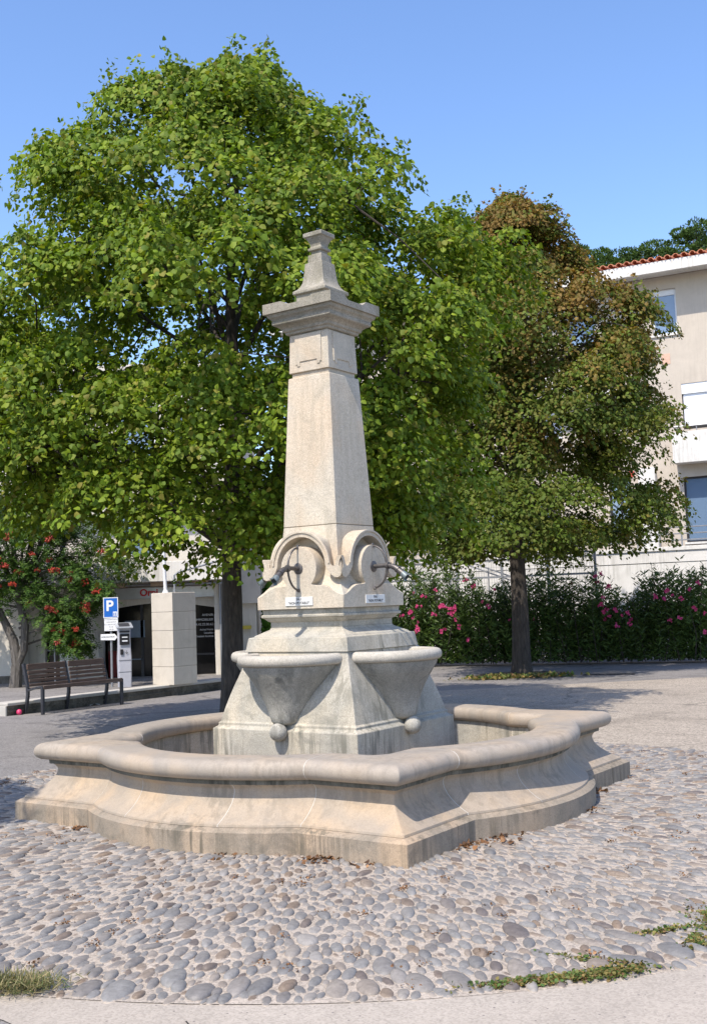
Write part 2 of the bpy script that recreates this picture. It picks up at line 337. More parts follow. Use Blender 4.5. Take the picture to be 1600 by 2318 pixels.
# cobbled circle: mortar bed + packed river stones, long axis radial to the fountain
def cobbles():
    V=[];F=[]; nr=64
    rings=[0.0]
    b0=0; V=[[CC[0],CC[1],.008]]
    seg=160
    # mortar disc, gently uneven
    NR=26
    for i in range(1,NR+1):
        rr=CR*i/NR
        for j in range(seg):
            a=2*PI*j/seg; V.append([CC[0]+rr*math.cos(a),CC[1]+rr*math.sin(a),.008+.002*math.sin(7*a+i)])
    Fq=[]
    for i in range(1,NR):
        for j in range(seg):
            k=(j+1)%seg; Fq.append((1+(i-1)*seg+j,1+i*seg+j,1+i*seg+k,1+(i-1)*seg+k))
    for j in range(0,seg,2): Fq.append((0,1+j,1+(j+1)%seg,1+(j+2)%seg))
    nm=len(Fq)
    # circle packing in a radially squeezed space around the fountain
    asp=.44; cell=.10; grid={}; st=[]
    ca,sa=math.cos(-FRZ),math.sin(-FRZ)
    def covered(x,y):
        u=x-FC.x;v=y-FC.y; lx,ly=u*ca-v*sa,u*sa+v*ca; m=1.80
        if abs(lx)<m and abs(ly)<m: return True
        for p,q in ((lx,ly),(ly,lx)):
            Rr=1.855
            if abs(p)<1.0 and abs(q)-.235<math.sqrt(max(0,Rr*Rr-p*p)) : return True
        return False
    sizes=[(.050,200,1),(.034,900,0),(.029,6000,0),(.0245,30000,0),(.0205,70000,0),(.0165,90000,0),(.0125,60000,0)]
    rnd=random.Random(5)
    for r0,tries,edge in sizes:
        for _ in range(tries):
            if edge and rnd.random()<.6:
                a=rnd.uniform(PI*1.15,PI*1.8); rr=CR-.1-rnd.random()*.12; x,y=CC[0]+rr*math.cos(a),CC[1]+rr*math.sin(a)
            else:
                x=CC[0]+rnd.uniform(-CR,CR); y=CC[1]+rnd.uniform(-CR,CR)
            if y>7.5 and rnd.random()<.0: continue
            dc=math.hypot(x-CC[0],y-CC[1])
            r=r0*rnd.uniform(.88,1.15)*(1.0+.12*(y<6))
            if dc>CR-r*1.35 or covered(x,y): continue
            rad=math.hypot(x-FC.x,y-FC.y); ang=math.atan2(y-FC.y,x-FC.x)
            # squeezed polar coordinates: arc length at local radius, radial*asp
            ok=True; gx,gy=int(math.floor(x/.2)),int(math.floor(y/.2))
            cA,sA=math.cos(ang),math.sin(ang)
            for i in (-1,0,1):
                for j in (-1,0,1):
                    for (x2,y2,r2) in grid.get((gx+i,gy+j),()):
                        dx=x2-x;dy=y2-y; pr=(dx*cA+dy*sA)*asp; pt=-dx*sA+dy*cA
                        if pr*pr+pt*pt<(r+r2+.001)**2*.64: ok=False;break
                    if not ok:break
                if not ok:break
            if ok:
                grid.setdefault((gx,gy),[]).append((x,y,r)); st.append((x,y,r,ang))
    nA=12; lev=[(1.0,-.3),(.985,.30),(.83,.72),(.45,.94)]
    base=np.array(V); vs=[base]; fs=[np.array(Fq)]; off=len(base)
    R_=np.random.default_rng(3)
    for (x,y,r,ang) in st:
        ang2=ang+R_.normal(0,.20); L=r/asp*R_.uniform(.86,1.06); Wd=r*R_.uniform(.88,1.02); h=min(.025,max(.009,R_.normal(.64,.13)*r))
        ph=R_.uniform(0,6.28); e=R_.uniform(.0,.09); tx,ty=R_.normal(0,.055,2)
        aa=np.arange(nA)*2*PI/nA
        sh=1+e*np.cos(2*aa+ph)+e*.7*np.cos(3*aa+ph*2)
        pts=[]
        for k,(rf,zf) in enumerate(lev):
            px=L*rf*np.cos(aa)*sh; py=Wd*rf*np.sin(aa)*sh
            pts.append(np.stack([px,py,.002+h*zf+px*tx+py*ty],1))
        pts.append(np.array([[0,0,.002+h]]))
        p=np.concatenate(pts); c,s=math.cos(ang2),math.sin(ang2)
        q=p.copy(); q[:,0]=x+p[:,0]*c-p[:,1]*s; q[:,1]=y+p[:,0]*s+p[:,1]*c
        f=[]
        for k in range(3):
            for j in range(nA): f.append((off+k*nA+j,off+k*nA+(j+1)%nA,off+(k+1)*nA+(j+1)%nA,off+(k+1)*nA+j))
        for j in range(0,nA,2): f.append((off+3*nA+j,off+3*nA+(j+1)%nA,off+3*nA+(j+2)%nA,off+4*nA))
        vs.append(q); fs.append(np.array(f)); off+=len(q)
    Fa=np.concatenate(fs); mi=np.ones(len(Fa),int); mi[:nm]=0
    print('cobbles',len(st))
    return npmesh('cobblestone_paving',np.concatenate(vs),Fa,[M_mort,M_cob],None,True,mi)
struct(cobbles())

# ------------------------------------------------------------------ fountain
F=thing('fountain','pale stone fountain with a tapering central pillar in a bowed square basin','fountain',tuple(FC),FRZ)
mb=MB(); mb.loft([oring(1.81,-.05),oring(1.81,.145),oring(1.80,.152),oring(1.768,.168),oring(1.762,.170)],False,True); mb.build('basin_plinth',M_slab,F,True,ang=28)
cove=[(1.758,.172),(1.755,.186),(1.715,.208),(1.672,.238),(1.636,.27),(1.608,.30),(1.587,.335),(1.578,.365),(1.579,.39),(1.590,.408),(1.604,.420)]
mb=MB(); mb.loft([oring(h,z) for h,z in cove],False,False); wallo=mb
W_=mb.build('basin_wall',M_cove,F,True,ang=28)
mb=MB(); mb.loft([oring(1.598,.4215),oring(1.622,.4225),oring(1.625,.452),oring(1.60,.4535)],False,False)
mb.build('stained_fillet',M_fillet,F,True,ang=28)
def iring(h,z,d=.36,r=.13): return [(x,y,z) for x,y in outline(h,.93,d,r)]
rimp=[]
for i in range(9):
    a=-PI/2+PI*i/8; rimp.append(oring(1.642+.066*math.cos(a),.5205+.0655*math.sin(a)))
rimp.append(oring(1.60,.588))
inn=[iring(1.40,.588),iring(1.335,.586),iring(1.305,.577),iring(1.288,.555),iring(1.285,.525),iring(1.292,.49),iring(1.31,.468),iring(1.34,.462)]
mb=MB(); mb.loft([oring(1.50,.4555)]+rimp+inn,False,False); RIM=mb.build('basin_rim',M_rim,F,True,ang=40)
mb=MB(); mb.loft([iring(1.335,.461),iring(1.33,.30),iring(1.325,.115)],False,False); mb.build('inner_wall',M_ped,F,True,ang=28)
mb=MB(); mb.loft([iring(1.40,.10),iring(1.40,.12)],False,True); mb.build('basin_floor',M_ped,F)
# mortar joints across rim and cove
nside=len(outline(1,.5,.1,.01))//4
def strip(rings,idx,w,off,name):
    mb=MB()
    """thin ribbon running up the profile at outline position idx"""
    L=[];Rr=[]
    for r in rings:
        p=Vector(r[idx]); q=Vector(r[(idx+1)%len(r)]); d=(q-p).normalized(); L.append(p+d*0);Rr.append(p+d*w)
    # push outwards along the profile normal
    o1=[];o2=[]
    for i in range(len(L)):
        t=(L[min(i+1,len(L)-1)]-L[max(i-1,0)]).normalized(); d=(Rr[i]-L[i]).normalized(); n=d.cross(t).normalized()
        o1.append(L[i]+n*off); o2.append(Rr[i]+n*off)
    n=len(o1); b=mb.vv(o1+o2); mb.ff(b,[(i,n+i,n+i+1,i+1) for i in range(n-1)]); mb.build(name,M_joint,F)
for k in range(4):
    for loc in (3+4,3+4+22): strip(rimp+inn[:5],k*nside+loc,.005,.0010,'rim_joint')
cr_=[oring(h,z) for h,z in cove]
for k in range(4):
    for loc in (3+4,3+4+7,3+4+16,3+4+22): strip(cr_,k*nside+loc,.005,.001,'wall_joint')

# pedestal
mb=MB(); mb.sq([(.10,.712),(.622,.712),(.628,.709),(.645,.682),(.648,.678),(.672,.678),(.680,.664),(.70,.660),(.735,.652),(.78,.640),(.84,.622),(.90,.603),(.96,.583),(1.03,.557),(1.10,.533),(1.16,.514),(1.2255,.498)])
mb.build('pedestal',M_ped,F,True,.006,2,20)
mb=MB(); mb.sq([(1.226,.513),(1.332,.494),(1.338,.490),(1.343,.462),(1.352,.456),(1.398,.368),(1.412,.362),(1.4125,.362)]); mb.build('sloping_course',M_ped,F,True,.005,2,20)
mb=MB(); mb.sq([(1.4128,.361),(1.455,.361),(1.4615,.365),(1.466,.378),(1.474,.385),(1.492,.402),(1.497,.416),(1.515,.418),(1.520,.405),(1.526,.404),(1.5615,.408)]); mb.build('moulded_neck',M_ped,F,True,.003,2,20)
# carved block
mb=MB(); mb.sq([(1.562,.433),(1.662,.433),(1.675,.425),(1.70,.400),(1.74,.368),(1.79,.338),(1.86,.313),(1.95,.295),(2.05,.284),(2.15,.276),(2.234,.2685)]); 
zc=1.885
S=[(.438,1.664),(.415,1.667),(.385,1.677),(.355,1.692),(.325,1.710),(.29,1.727),(.255,1.739),(.215,1.746),(.175,1.746),(.14,1.749),(.122,1.7555)]
a0=math.atan2(1.7555-zc,.122); circ=[(.178*math.cos(a0+(PI/2-a0)*q/22),zc+.178*math.sin(a0+(PI/2-a0)*q/22)) for q in range(1,23)]
half_=S+circ
poly=[(-.438,1.562),(.438,1.562)]+half_+[(-x,z) for x,z in half_[::-1][1:]]
for k in range(4):
    mb.T=Matrix.Rotation(k*PI/2,4,'Z'); mb.ext(poly,-.21,-.436,True)
mb.build('carved_block',M_col,F,True,.006,2,28)
for k in range(4):
    mb=MB(); mb.T=Matrix.Rotation(k*PI/2,4,'Z')
    mb.T=mb.T@Matrix.Translation((.362,-.362,0)); mb.sq([(1.80,.02),(1.83,.030),(1.93,.028),(1.95,.015)]); mb.build('corner_scroll',M_col,F)
    Ro,Ri=.292,.243
    out=[]; 
    for i in range(0,19): # right half from the crown down
        a=PI/2-(PI/2-R(4))*i/18; out.append((Ro*math.cos(a),zc+.012+Ro*math.sin(a)))
    out+=[(.298,1.905),(.315,1.893),(.336,1.895),(.350,1.915),(.358,1.950),(.372,1.972),(.396,1.975),(.398,1.955),(.384,1.935),(.377,1.905),(.384,1.88),(.398,1.868),(.399,1.835),(.388,1.812),(.362,1.80),(.330,1.805),(.300,1.825),(.275,1.852),(.257,1.878)]
    inn_=[]
    for i in range(0,19):
        a=R(2)+(PI/2-R(2))*i/18; inn_.append((Ri*math.cos(a),zc+.012+Ri*math.sin(a)))
    half=out+inn_   # closed half outline, right side; the last point is the inner crown
    full=out[::-1]  # from right inner bottom back up to the crown
    polyh=[(x,z) for x,z in out]+[(x,z) for x,z in inn_]+[(-x,z) for x,z in inn_[::-1][1:]]+[(-x,z) for x,z in out[::-1][:-1]]
    polyh=polyh[::-1]
    mb=MB(); mb.T=Matrix.Rotation(k*PI/2,4,'Z'); mb.ext(polyh,-.20,-.402,True)
    fo=[(x,z) for x,z in out[:19]]; fi=[(x*.945,zc+.012+(z-zc-.012)*.945) for x,z in out[:19]]
    ringp=[(-x,z) for x,z in fo[::-1]]+fo[1:]+fi[::-1]+[(-x,z) for x,z in fi[1:]]
    mb.ext([(x*.995,zc+(z-zc)*.997) for x,z in ringp],-.395,-.411)
    # raised lip following the hood
    lip=[(x*.985,zc+.012+(z-zc-.012)*.985) for x,z in out[:19]]+[(x*.905,zc+.012+(z-zc-.012)*.905) for x,z in out[:19][::-1]]
    hood=mb.build('scrolled_hood',M_col,F,True,.007,2,35)
# shaft
mb=MB(); mb.sq([(2.237,.2690),(2.245,.2693),(3.485,.2140),(3.494,.2115)]); mb.build('shaft',M_col,F,True,.006,2,20)
mb=MB(); mb.sq([(3.4945,.188),(3.536,.190)]); mb.build('shaft_neck',M_col,F,False,.003)
mb=MB(); mb.sq([(3.536,.207),(3.862,.1965)])
for k in range(4):
    mb.T=Matrix.Rotation(k*PI/2,4,'Z')
    pl=[(-.118,3.60),(-.118,3.583),(-.088,3.583),(-.088,3.622),(.088,3.622),(.088,3.583),(.118,3.583),(.118,3.60),(.135,3.60),(.135,3.85),(-.135,3.85),(-.135,3.60)]
    mb.ext(pl,-.18,-.2125)
mb.T=Matrix.Identity(4); mb.build('panelled_block',M_col,F,False,.004)
mb=MB(); mb.sq([(3.8625,.199),(3.866,.214),(3.872,.222),(3.886,.224),(3.894,.240),(3.915,.246),(3.920,.252),(3.935,.270),(3.947,.296),(3.952,.302),(3.976,.304),(3.982,.298),(3.998,.308),(4.012,.326),(4.034,.334),(4.0375,.338)]); mb.build('capital_moulding',M_cap,F,True,.003,2,20)
# capital slab with raised corners
h=.355; n=36; xs=[-h+2*h*i/n for i in range(n+1)]
def topz(x,y):
    a=max(0,min(1,(abs(x)-.105)/.055)); b_=max(0,min(1,(abs(y)-.105)/.055)); c_=max(0,min(1,(.235-abs(x))/.12));d_=max(0,min(1,(.235-abs(y))/.12))
    corner=min(a,b_); mid=max(0,1-max(abs(x),abs(y))/h)
    return 4.090+.036*corner+.055*(mid**.8)*(1-corner)
mb=MB(); b=mb.vv([(x,y,topz(x,y)) for y in xs for x in xs]+[(x,y,4.039) for y in xs for x in xs]); K=(n+1)**2; fs=[]
for j in range(n):
    for i in range(n):
        a=j*(n+1)+i; fs.append((a,a+1,a+n+2,a+n+1))
for i in range(n):
    fs.append((K+i,K+i+1,i+1,i)); t_=n*(n+1); fs.append((t_+i,t_+i+1,K+t_+i+1,K+t_+i))
    a=i*(n+1); fs.append((a,a+n+1,K+a+n+1,K+a)); a+=n; fs.append((a+n+1,a,K+a,K+a+n+1))
fs.append((K,K+n*(n+1),K+n*(n+1)+n,K+n)); mb.ff(b,fs); mb.build('capital_slab',M_cap,F)
mb=MB(); mb.sq([(4.10,.150),(4.212,.150),(4.216,.168),(4.219,.172),(4.242,.172),(4.246,.168),(4.262,.145),(4.285,.126),(4.32,.111),(4.36,.103),(4.42,.097),(4.486,.091),(4.491,.088)]); mb.build('finial_base',M_cap,F,True,.004,2,25)
mb=MB(); mb.sq([(4.4915,.071),(4.518,.072),(4.563,.070),(4.566,.050),(4.5965,.049),(4.598,.066),(4.603,.070),(4.621,.070),(4.626,.058),(4.640,.053),(4.662,.057),(4.69,.070),(4.712,.084),(4.718,.097),(4.750,.098),(4.754,.092)]); mb.build('finial',M_cap,F,True,.003,2,25)

# bowls, balls, spouts, plates on the four faces (copies share meshes)
def make_bowl():
    pr=[(.668,0.02,.655),(.670,.055,.655),(.680,.092,.655),(.70,.114,.652),(.735,.128,.648),(.78,.152,.632),(.835,.185,.612),(.90,.228,.593),(.96,.275,.572),(1.03,.335,.552),(1.10,.398,.532),(1.128,.412,.522)]
    n=48; mb=MB(); mb.loft([[(r*math.cos(2*PI*i/n),-D+r*math.sin(2*PI*i/n),z) for i in range(n)] for z,r,D in pr]); bowl=mb.build('bowl',M_cone,F,True)
    lp=[(1.128,.40),(1.130,.428),(1.136,.444),(1.150,.455),(1.172,.459),(1.192,.455),(1.207,.443),(1.214,.425),(1.216,.40),(1.214,.385),(1.204,.372),(1.18,.365),(1.16,.34),(1.15,.2)]
    mb=MB(); mb.loft([[(r*math.cos(2*PI*i/n),-.512+r*math.sin(2*PI*i/n),z) for i in range(n)] for z,r in lp]); lip=mb.build('bowl_lip',M_lip,bowl,True)
    mb=MB(); mb.sphere((0,-.752,.622),.070,24,16); ball=mb.build('stone_ball',M_cone,F,True)
    return bowl,lip,ball
def arc(c,r,a0,a1,n): return [(0,c[0]+r*math.cos(a0+(a1-a0)*i/n),c[1]+r*math.sin(a0+(a1-a0)*i/n)) for i in range(n+1)]
def make_spout():
    mb=MB(); pth=[(0,-.43,zc),(0,-.52,zc+.002),(0,-.58,zc),(0,-.62,zc-.008),(0,-.65,zc-.022),(0,-.685,zc-.048),(0,-.715,zc-.070)]
    mb.tube(pth,[.018,.017,.018,.022,.024,.024,.026],14,False)
    mb.tube([(0,-.565,zc),(0,-.585,zc)],.029,14); mb.tube([(0,-.662,zc-.030),(0,-.674,zc-.039)],.029,14)
    sp=mb.build('spout',M_bronze,F,True)
    mb=MB(); mb.tube([(0,-.712,zc-.068),(0,-.735,zc-.088),(0,-.752,zc-.100)],[.0265,.030,.027],14,False)
    mb.bar((0,-.738,zc-.070),(0,-.785,zc-.082),.030,.007); mb.bar((0,-.722,zc-.104),(0,-.737,zc-.132),.030,.007)
    mb.build('fish_mouth',M_patina,sp,True)
    mb=MB(); mb.tube([(0,-.430,zc),(0,-.440,zc),(0,-.446,zc)],[.046,.046,.036],20); mb.build('rosette',M_bronze,sp,True)
    mb=MB(); pts=[(0,-.434-.137*math.sin(PI*i/18),zc-.003+.170*math.cos(PI*i/18)) for i in range(19)]
    mb.tube(pts,.0085,8); mb.tube([(0,-.43,zc+.19),(0,-.436,zc+.155)],.011,8); mb.tube([(0,-.434,zc-.165),(0,-.445,zc-.185)],.013,8)
    mb.build('hoop_bracket',M_bronze,sp,True)
    return sp
def make_plate():
    mb=MB(); mb.box(-.138,.138,-.444,-.4362,1.588,1.657); p=mb.build('marble_plate',M_marble,F,False,.002)
    text(p,'EAU',.028,M_txt,face_mat(0,-.4445,1.640),ext=.0006,bold=.0004)
    text(p,'“NON POTABLE”',.028,M_txt,face_mat(0,-.4445,1.608),ext=.0006,bold=.0004)
    return p
def dup_tree(o,parent,M):
    c=o.copy(); COL.objects.link(c); c.parent=parent
    if M is not None: c.matrix_local=M
    for ch in list(o.children): dup_tree(ch,c,None)
    return c
bw=make_bowl(); protos=[bw[0],bw[2],make_spout(),make_plate()]
for k in range(1,4):
    for p in protos: dup_tree(p,F,Matrix.Rotation(k*PI/2,4,'Z'))

# ------------------------------------------------------------------ leaves
LEAF=np.array([[0,0,0],[-.47,.12,-.16],[-.36,.60,-.20],[0,1.08,-.12],[.36,.60,-.20],[.47,.12,-.16]])
BLADE=np.array([[0,0,0],[-.075,.3,-.01],[-.07,.7,-.03],[0,1.0,-.08],[.07,.7,-.03],[.075,.3,-.01]])
LFT=np.array([[0,0,0],[-.16,.25,-.03],[-.13,.7,-.05],[0,1.0,-.04],[.13,.7,-.05],[.16,.25,-.03]])
def nrm(a): return a/np.maximum(np.linalg.norm(a,axis=1,keepdims=True),1e-9)
def leaves(name,pos,nor,tip,size,mat,parent=None,shape=LEAF):
    nor=nrm(nor); y=nrm(tip-nor*(tip*nor).sum(1,keepdims=True)); x=np.cross(y,nor)
    n=len(pos); s=np.asarray(size).reshape(-1,1,1)
    V=pos[:,None,:]+s*(shape[None,:,0:1]*x[:,None,:]+shape[None,:,1:2]*y[:,None,:]+shape[None,:,2:3]*nor[:,None,:])
    b=(np.arange(n)*6)[:,None]
    Fq=np.concatenate([b+np.array([[0,3,2,1]]),b+np.array([[0,5,4,3]])])
    return npmesh(name,V.reshape(-1,3),Fq,mat,parent)
def rv(n,s): return rng.normal(0,s,(n,3))

def crown(rows,tx,ty,ncl,per,size,seed,depth=None,dome=.42,top_spikes=120,lean=(0,0),shift=0,gap=.35):
    """leaf clusters over a crown whose half width and middle vary with height; returns leaf arrays and cluster centres"""
    r_=np.random.default_rng(seed); rows=sorted(rows); zs=np.array([r[0] for r in rows]); xa=np.array([r[1] for r in rows]); xb=np.array([r[2] for r in rows])
    cl=[]
    w=(xb-xa)/2
    while len(cl)<ncl:
        z=r_.uniform(zs[0],zs[-1]); a=np.interp(z,zs,xa); b=np.interp(z,zs,xb); hw=(b-a)/2; mid=(a+b)/2
        if r_.random()>hw/w.max()+.12: continue
        ang=r_.uniform(0,2*PI); rho=1-abs(r_.normal(0,.16)) if r_.random()<.78 else r_.uniform(.3,.9)
        hx=max(.15,hw-dome*.8); hy=min(hx,depth or hx)
        lump=1+.12*math.sin(3*ang+z*1.7+seed)+.09*math.sin(5*ang-z*2.9)+.10*math.sin(z*4.4+ang*2); hx*=min(lump,1.12); hy*=lump
        my=ty+(0 if depth is None else 0)
        x=mid+math.cos(ang)*rho*hx; y=my+math.sin(ang)*rho*hy
        # broad lumps: drop clusters where the lump field is low, so dark gaps open
        f=math.sin(x*1.9+seed)+math.sin(z*2.6+x*.9+seed*2)+math.sin(y*2.1-z*1.7)
        if f<-.95 and r_.random()<.8: continue
        cl.append((x,y,z,math.cos(ang),math.sin(ang)*1.0,dome*r_.uniform(.6,1.25),rho))
    P_=[];Nn=[];T=[];S=[]
    for (x,y,z,ca,sa,rad,rho) in cl:
        m=int(per*rad/dome*(1 if rho>.55 else .6)); q=r_.uniform(0,1,m)**.6*rad; th=r_.uniform(0,2*PI,m)
        dx=q*np.cos(th);dy=q*np.sin(th); dz=-.85*q*q/rad+r_.normal(0,.05,m)
        out=np.array([ca,sa,0]); tilt=-(dx*ca+dy*sa)*.35
        P_.append(np.stack([x+dx,y+dy,z+dz+tilt],1))
        o=np.stack([dx/rad,dy/rad,np.zeros(m)],1)
        Nn.append(np.array([0,0,.55])+.75*o+.35*out+r_.normal(0,.50,(m,3)))
        T.append(o*.8+out*.3+np.array([0,0,-.85])+r_.normal(0,.6,(m,3))); S.append(size*r_.uniform(.5,1.3,m))
    for _ in range(top_spikes):
        i=r_.integers(len(cl)); x,y,z,ca,sa,rad,rho=cl[i]
        if rho<.75: continue
        L=r_.uniform(.12,.30); m=int(34*L/.4); t=np.linspace(-.3,1,m)
        up=1.0 if z>zs[0]+(zs[-1]-zs[0])*.45 else .1
        d=np.array([ca*.9,sa*.9,up*.8])+r_.normal(0,.2,3); d/=np.linalg.norm(d)
        p=np.array([x,y,z])[None]+d[None]*(t*L+rad*(.12 if up==1.0 else .4))[:,None]+r_.normal(0,.075,(m,3))*(1.15-np.clip(t,0,1))[:,None]
        P_.append(p); Nn.append(r_.normal(0,.6,(m,3))+d*.3+np.array([0,-.2,.3])); T.append(r_.normal(0,.5,(m,3))+d*.4+np.array([0,0,-.5])); S.append(size*r_.uniform(.6,1.05,m))
    return np.concatenate(P_),np.concatenate(Nn),np.concatenate(T),np.concatenate(S),cl
def wood_parts(parent,base,top,r0,cl,mat,nl=26,nt=150,seed=1,zl=2.2,lean=None,twr=.008):
    r_=random.Random(seed); mb=MB(); base=Vector(base); top=Vector(top); H=top.z-base.z
    n=14; path=[base.lerp(top,i/n)+Vector((.06*math.sin(i*1.1),.06*math.cos(i*1.7),0))*(i/n) for i in range(n+1)]
    rr=[r0*(1.22 if i==0 else 1-.86*(i/n)**1.1) for i in range(n+1)]
    rr[0]=r0*1.5; path.insert(1,base.lerp(top,.012)); rr.insert(1,r0*1.22); path.insert(2,base.lerp(top,.035)); rr.insert(2,r0*1.04)
    mb.tube(path,rr,14); mb.build('trunk',mat,parent,True)
    mb=MB(); sel=[c for c in cl if c[6]>.5]; r_.shuffle(sel)
    joints=[]
    for c in sel[:nl]:
        e=Vector(c[:3])-base*0; hz=math.hypot(e.x-base.x,e.y-base.y)
        z0=max(zl,min(top.z-.4,e.z-hz*.75)); s=base.lerp(top,(z0-base.z)/H); s.z=z0
        mid=s.lerp(e,.5)+Vector((0,0,.18*hz*.5)); pts=[s,s.lerp(mid,.5)+Vector((0,0,.05*hz)),mid,mid.lerp(e,.5)+Vector((0,0,.03)),e]
        ra=r0*.36*(1-(z0-base.z)/H*.55); mb.tube(pts,[ra,ra*.8,ra*.6,ra*.4,ra*.18],7); joints+=[pts[2],pts[3],pts[1]]
    used={}
    for c in sel[nl:nl+nt]:
        e=Vector(c[:3]); fr=[q for q in range(len(joints)) if used.get(q,0)<3]; qi=min(fr,key=lambda q:(joints[q]-e).length); j=joints[qi]; used[qi]=used.get(qi,0)+1
        if (j-e).length>2.2: continue
        m_=j.lerp(e,.5)+Vector((r_.uniform(-.08,.08),r_.uniform(-.08,.08),.06)); mb.tube([j,m_,e],[twr*1.9,twr*1.3,twr*.6],5)
    mb.build('branches',mat,parent,True)

rows1=[(8.42,-1.3,-.8),(8.22,-2.5,-.35),(7.9,-3.15,.1),(7.57,-3.65,.42),(7.2,-3.95,.55),(6.88,-3.95,.8),(6.57,-3.9,1.5),(6.29,-3.95,2.05),(5.95,-4.1,2.25),(5.63,-4.6,2.30),(5.31,-5.2,2.4),(4.76,-5.3,2.2),(4.21,-5.3,2.0),(3.65,-5.0,1.9),(3.33,-4.8,1.55),(2.98,-4.3,1.4),(2.70,-3.6,1.3),(2.52,-3.2,1.1),(2.35,-2.4,.4)]
s1=14.5/13.5
rows1=[(1.6+(z-1.6)*s1,a*s1,b*s1) for z,a,b in rows1]
T1=thing('linden_tree','tall bright green linden tree with broad crown and dark trunk behind the fountain','tree',(-1.68,14.5,0))
def local(P_,o): return P_-np.array(o)
p,nn,tt,ss,cl=crown(rows1,-1.68,14.5,760,240,.068,3,2.9,.48,520)
print('leaves',len(p))
cl1=[(c[0]+1.68,c[1]-14.5,c[2],)+c[3:] for c in cl]
leaves('crown',local(p,(-1.68,14.5,0)),nn,tt,ss,M_lime,T1)
wood_parts(T1,(0,0,-.05),(.25,0,8.2),.155,cl1,M_bark,34,170,1,2.3)

rows2=[(9.95,3.0,3.9),(9.6,2.4,4.8),(9.1,1.9,5.3),(8.5,1.7,5.4),(8.05,1.7,5.5),(7.57,1.6,6.4),(6.84,1.6,6.65),(6.3,1.5,6.5),(5.9,1.4,6.7),(5.39,1.2,6.7),(4.75,1.0,6.5),(4.3,.9,5.9),(4.05,.9,5.7),(3.75,.8,6.6),(3.3,.7,6.75),(2.95,.8,6.4),(2.78,1.0,5.4),(2.62,1.5,4.8)]
T2=thing('linden_tree','linden tree with browning leaves and a bare lower trunk in front of the oleanders','tree',(3.28,22.5,0))
p,nn,tt,ss,cl=crown(rows2,3.28,22.5,740,190,.070,8,2.6,.44,300)
cl2=[(c[0]-3.28,c[1]-22.5,c[2],)+c[3:] for c in cl]
leaves('crown',local(p,(3.28,22.5,0)),nn,tt,ss,M_lime2,T2)
wood_parts(T2,(0,0,-.05),(.1,0,9.3),.19,cl2,M_bark,30,140,2,2.35)

# linden out of frame on the left: its shade falls into the picture
T3=thing('linden_tree','linden tree standing left of the fountain whose shade crosses the cobbles','tree',(-6.0,6.3,0))
rows3=[(3.0,-7.2,-4.4),(4.0,-7.8,-4.2),(5.4,-7.8,-4.2),(6.8,-7.0,-5.0)]
p,nn,tt,ss,cl=crown(rows3,-6.0,6.3,150,70,.12,5,1.7,.5,30)
leaves('crown',local(p,(-6.0,6.3,0)),nn,tt,ss,M_lime,T3)
wood_parts(T3,(0,0,-.05),(0,0,6),.15,[(c[0]+6,c[1]-6.3,c[2],)+c[3:] for c in cl],M_bark,14,30,4,2.3)

# rowan with berries
T4=thing('rowan_tree','small rowan tree with hanging red berry clusters in front of the shop building','tree',(-6.65,21.5,.2)); T4.scale=(.90,.90,.90)
mb=MB(); V_=Vector
def tb(pts,rr): mb.tube(pts,rr,8)
tb([(0,0,-.1),(.05,0,.5),(-.02,0,1.0),(-.25,0,1.5),(-.55,0,2.2),(-.8,.1,3.0)],[.15,.12,.10,.08,.06,.03])
tb([(.02,0,.4),(.2,0,.8),(.24,0,1.3),(.1,0,1.9),(.25,0,2.3),(.55,0,2.9),(.75,0,3.6)],[.10,.09,.085,.08,.07,.05,.02]); mb.build('trunk',M_bark2,T4,True)
mb=MB(); r_=random.Random(9); rc=[]
spec=[(.9,1.25,.6),(1.2,1.05,.6),(1.45,.85,.45),(1.0,1.55,.7),(.6,2.0,.7),(-.3,2.1,.8),(-1.0,1.7,.8),(-.9,2.9,.8),(0.0,2.8,.7),(.9,2.8,.8),(1.5,2.2,.6),(-1.4,2.3,.7),(.5,3.6,.8),(-.5,3.4,.8),(1.3,3.5,.6),(1.5,1.7,.6),(1.9,2.0,.5),(.4,2.5,.6),(1.4,2.5,.6),(-.6,2.8,.8),(.2,3.3,.7),(1.0,3.3,.7),(-1.0,3.5,.9),(1.7,3.0,.5),(2.0,3.5,.5),(-.2,3.9,.7),(-1.6,2.4,.9),(.9,3.9,.6),(2.2,2.7,.4),(1.25,1.35,.6)]
P_=[];Nn=[];T=[];S=[]; bpos=[]
for (cx,cz,cr_s) in spec:
    mb.tube([(.1,0,min(cz,2.0)),(cx*.5,r_.uniform(-.3,.3),cz*.9+.3),(cx,r_.uniform(-.4,.4),cz+.1)],[.03,.02,.008],5)
    for _ in range(int(330*cr_s*cr_s+50)):
        c=np.array([cx,0,cz])+np.array([r_.gauss(0,.30*cr_s),r_.gauss(0,.35),r_.gauss(0,.26*cr_s)])
        d=np.array([r_.gauss(0,1),r_.gauss(0,1),-.5]); d/=np.linalg.norm(d); side=np.cross(d,[0,0,1]); side/=np.linalg.norm(side)+1e-6
        for i in range(11):
            t=i/10; pp=c+d*t*.17+np.array([0,0,-.06*t*t]); sd=(1 if i%2 else -1)
            P_.append(pp); Nn.append(np.array([0,-.3,1])+.3*d+np.random.default_rng(i).normal(0,.2,3)); T.append(side*sd+d*.6+np.array([0,0,-.35])); S.append(.075)
    for _ in range(2 if cr_s>.55 else 1): bpos.append((cx+r_.gauss(0,.3*cr_s),-.45+r_.uniform(-.25,.2),cz+r_.gauss(0,.2*cr_s)))
mb.build('branches',M_bark2,T4,True)
leaves('crown',np.array(P_),np.array(Nn),np.array(T),np.array(S),M_rowan,T4,LFT)
mb=MB()
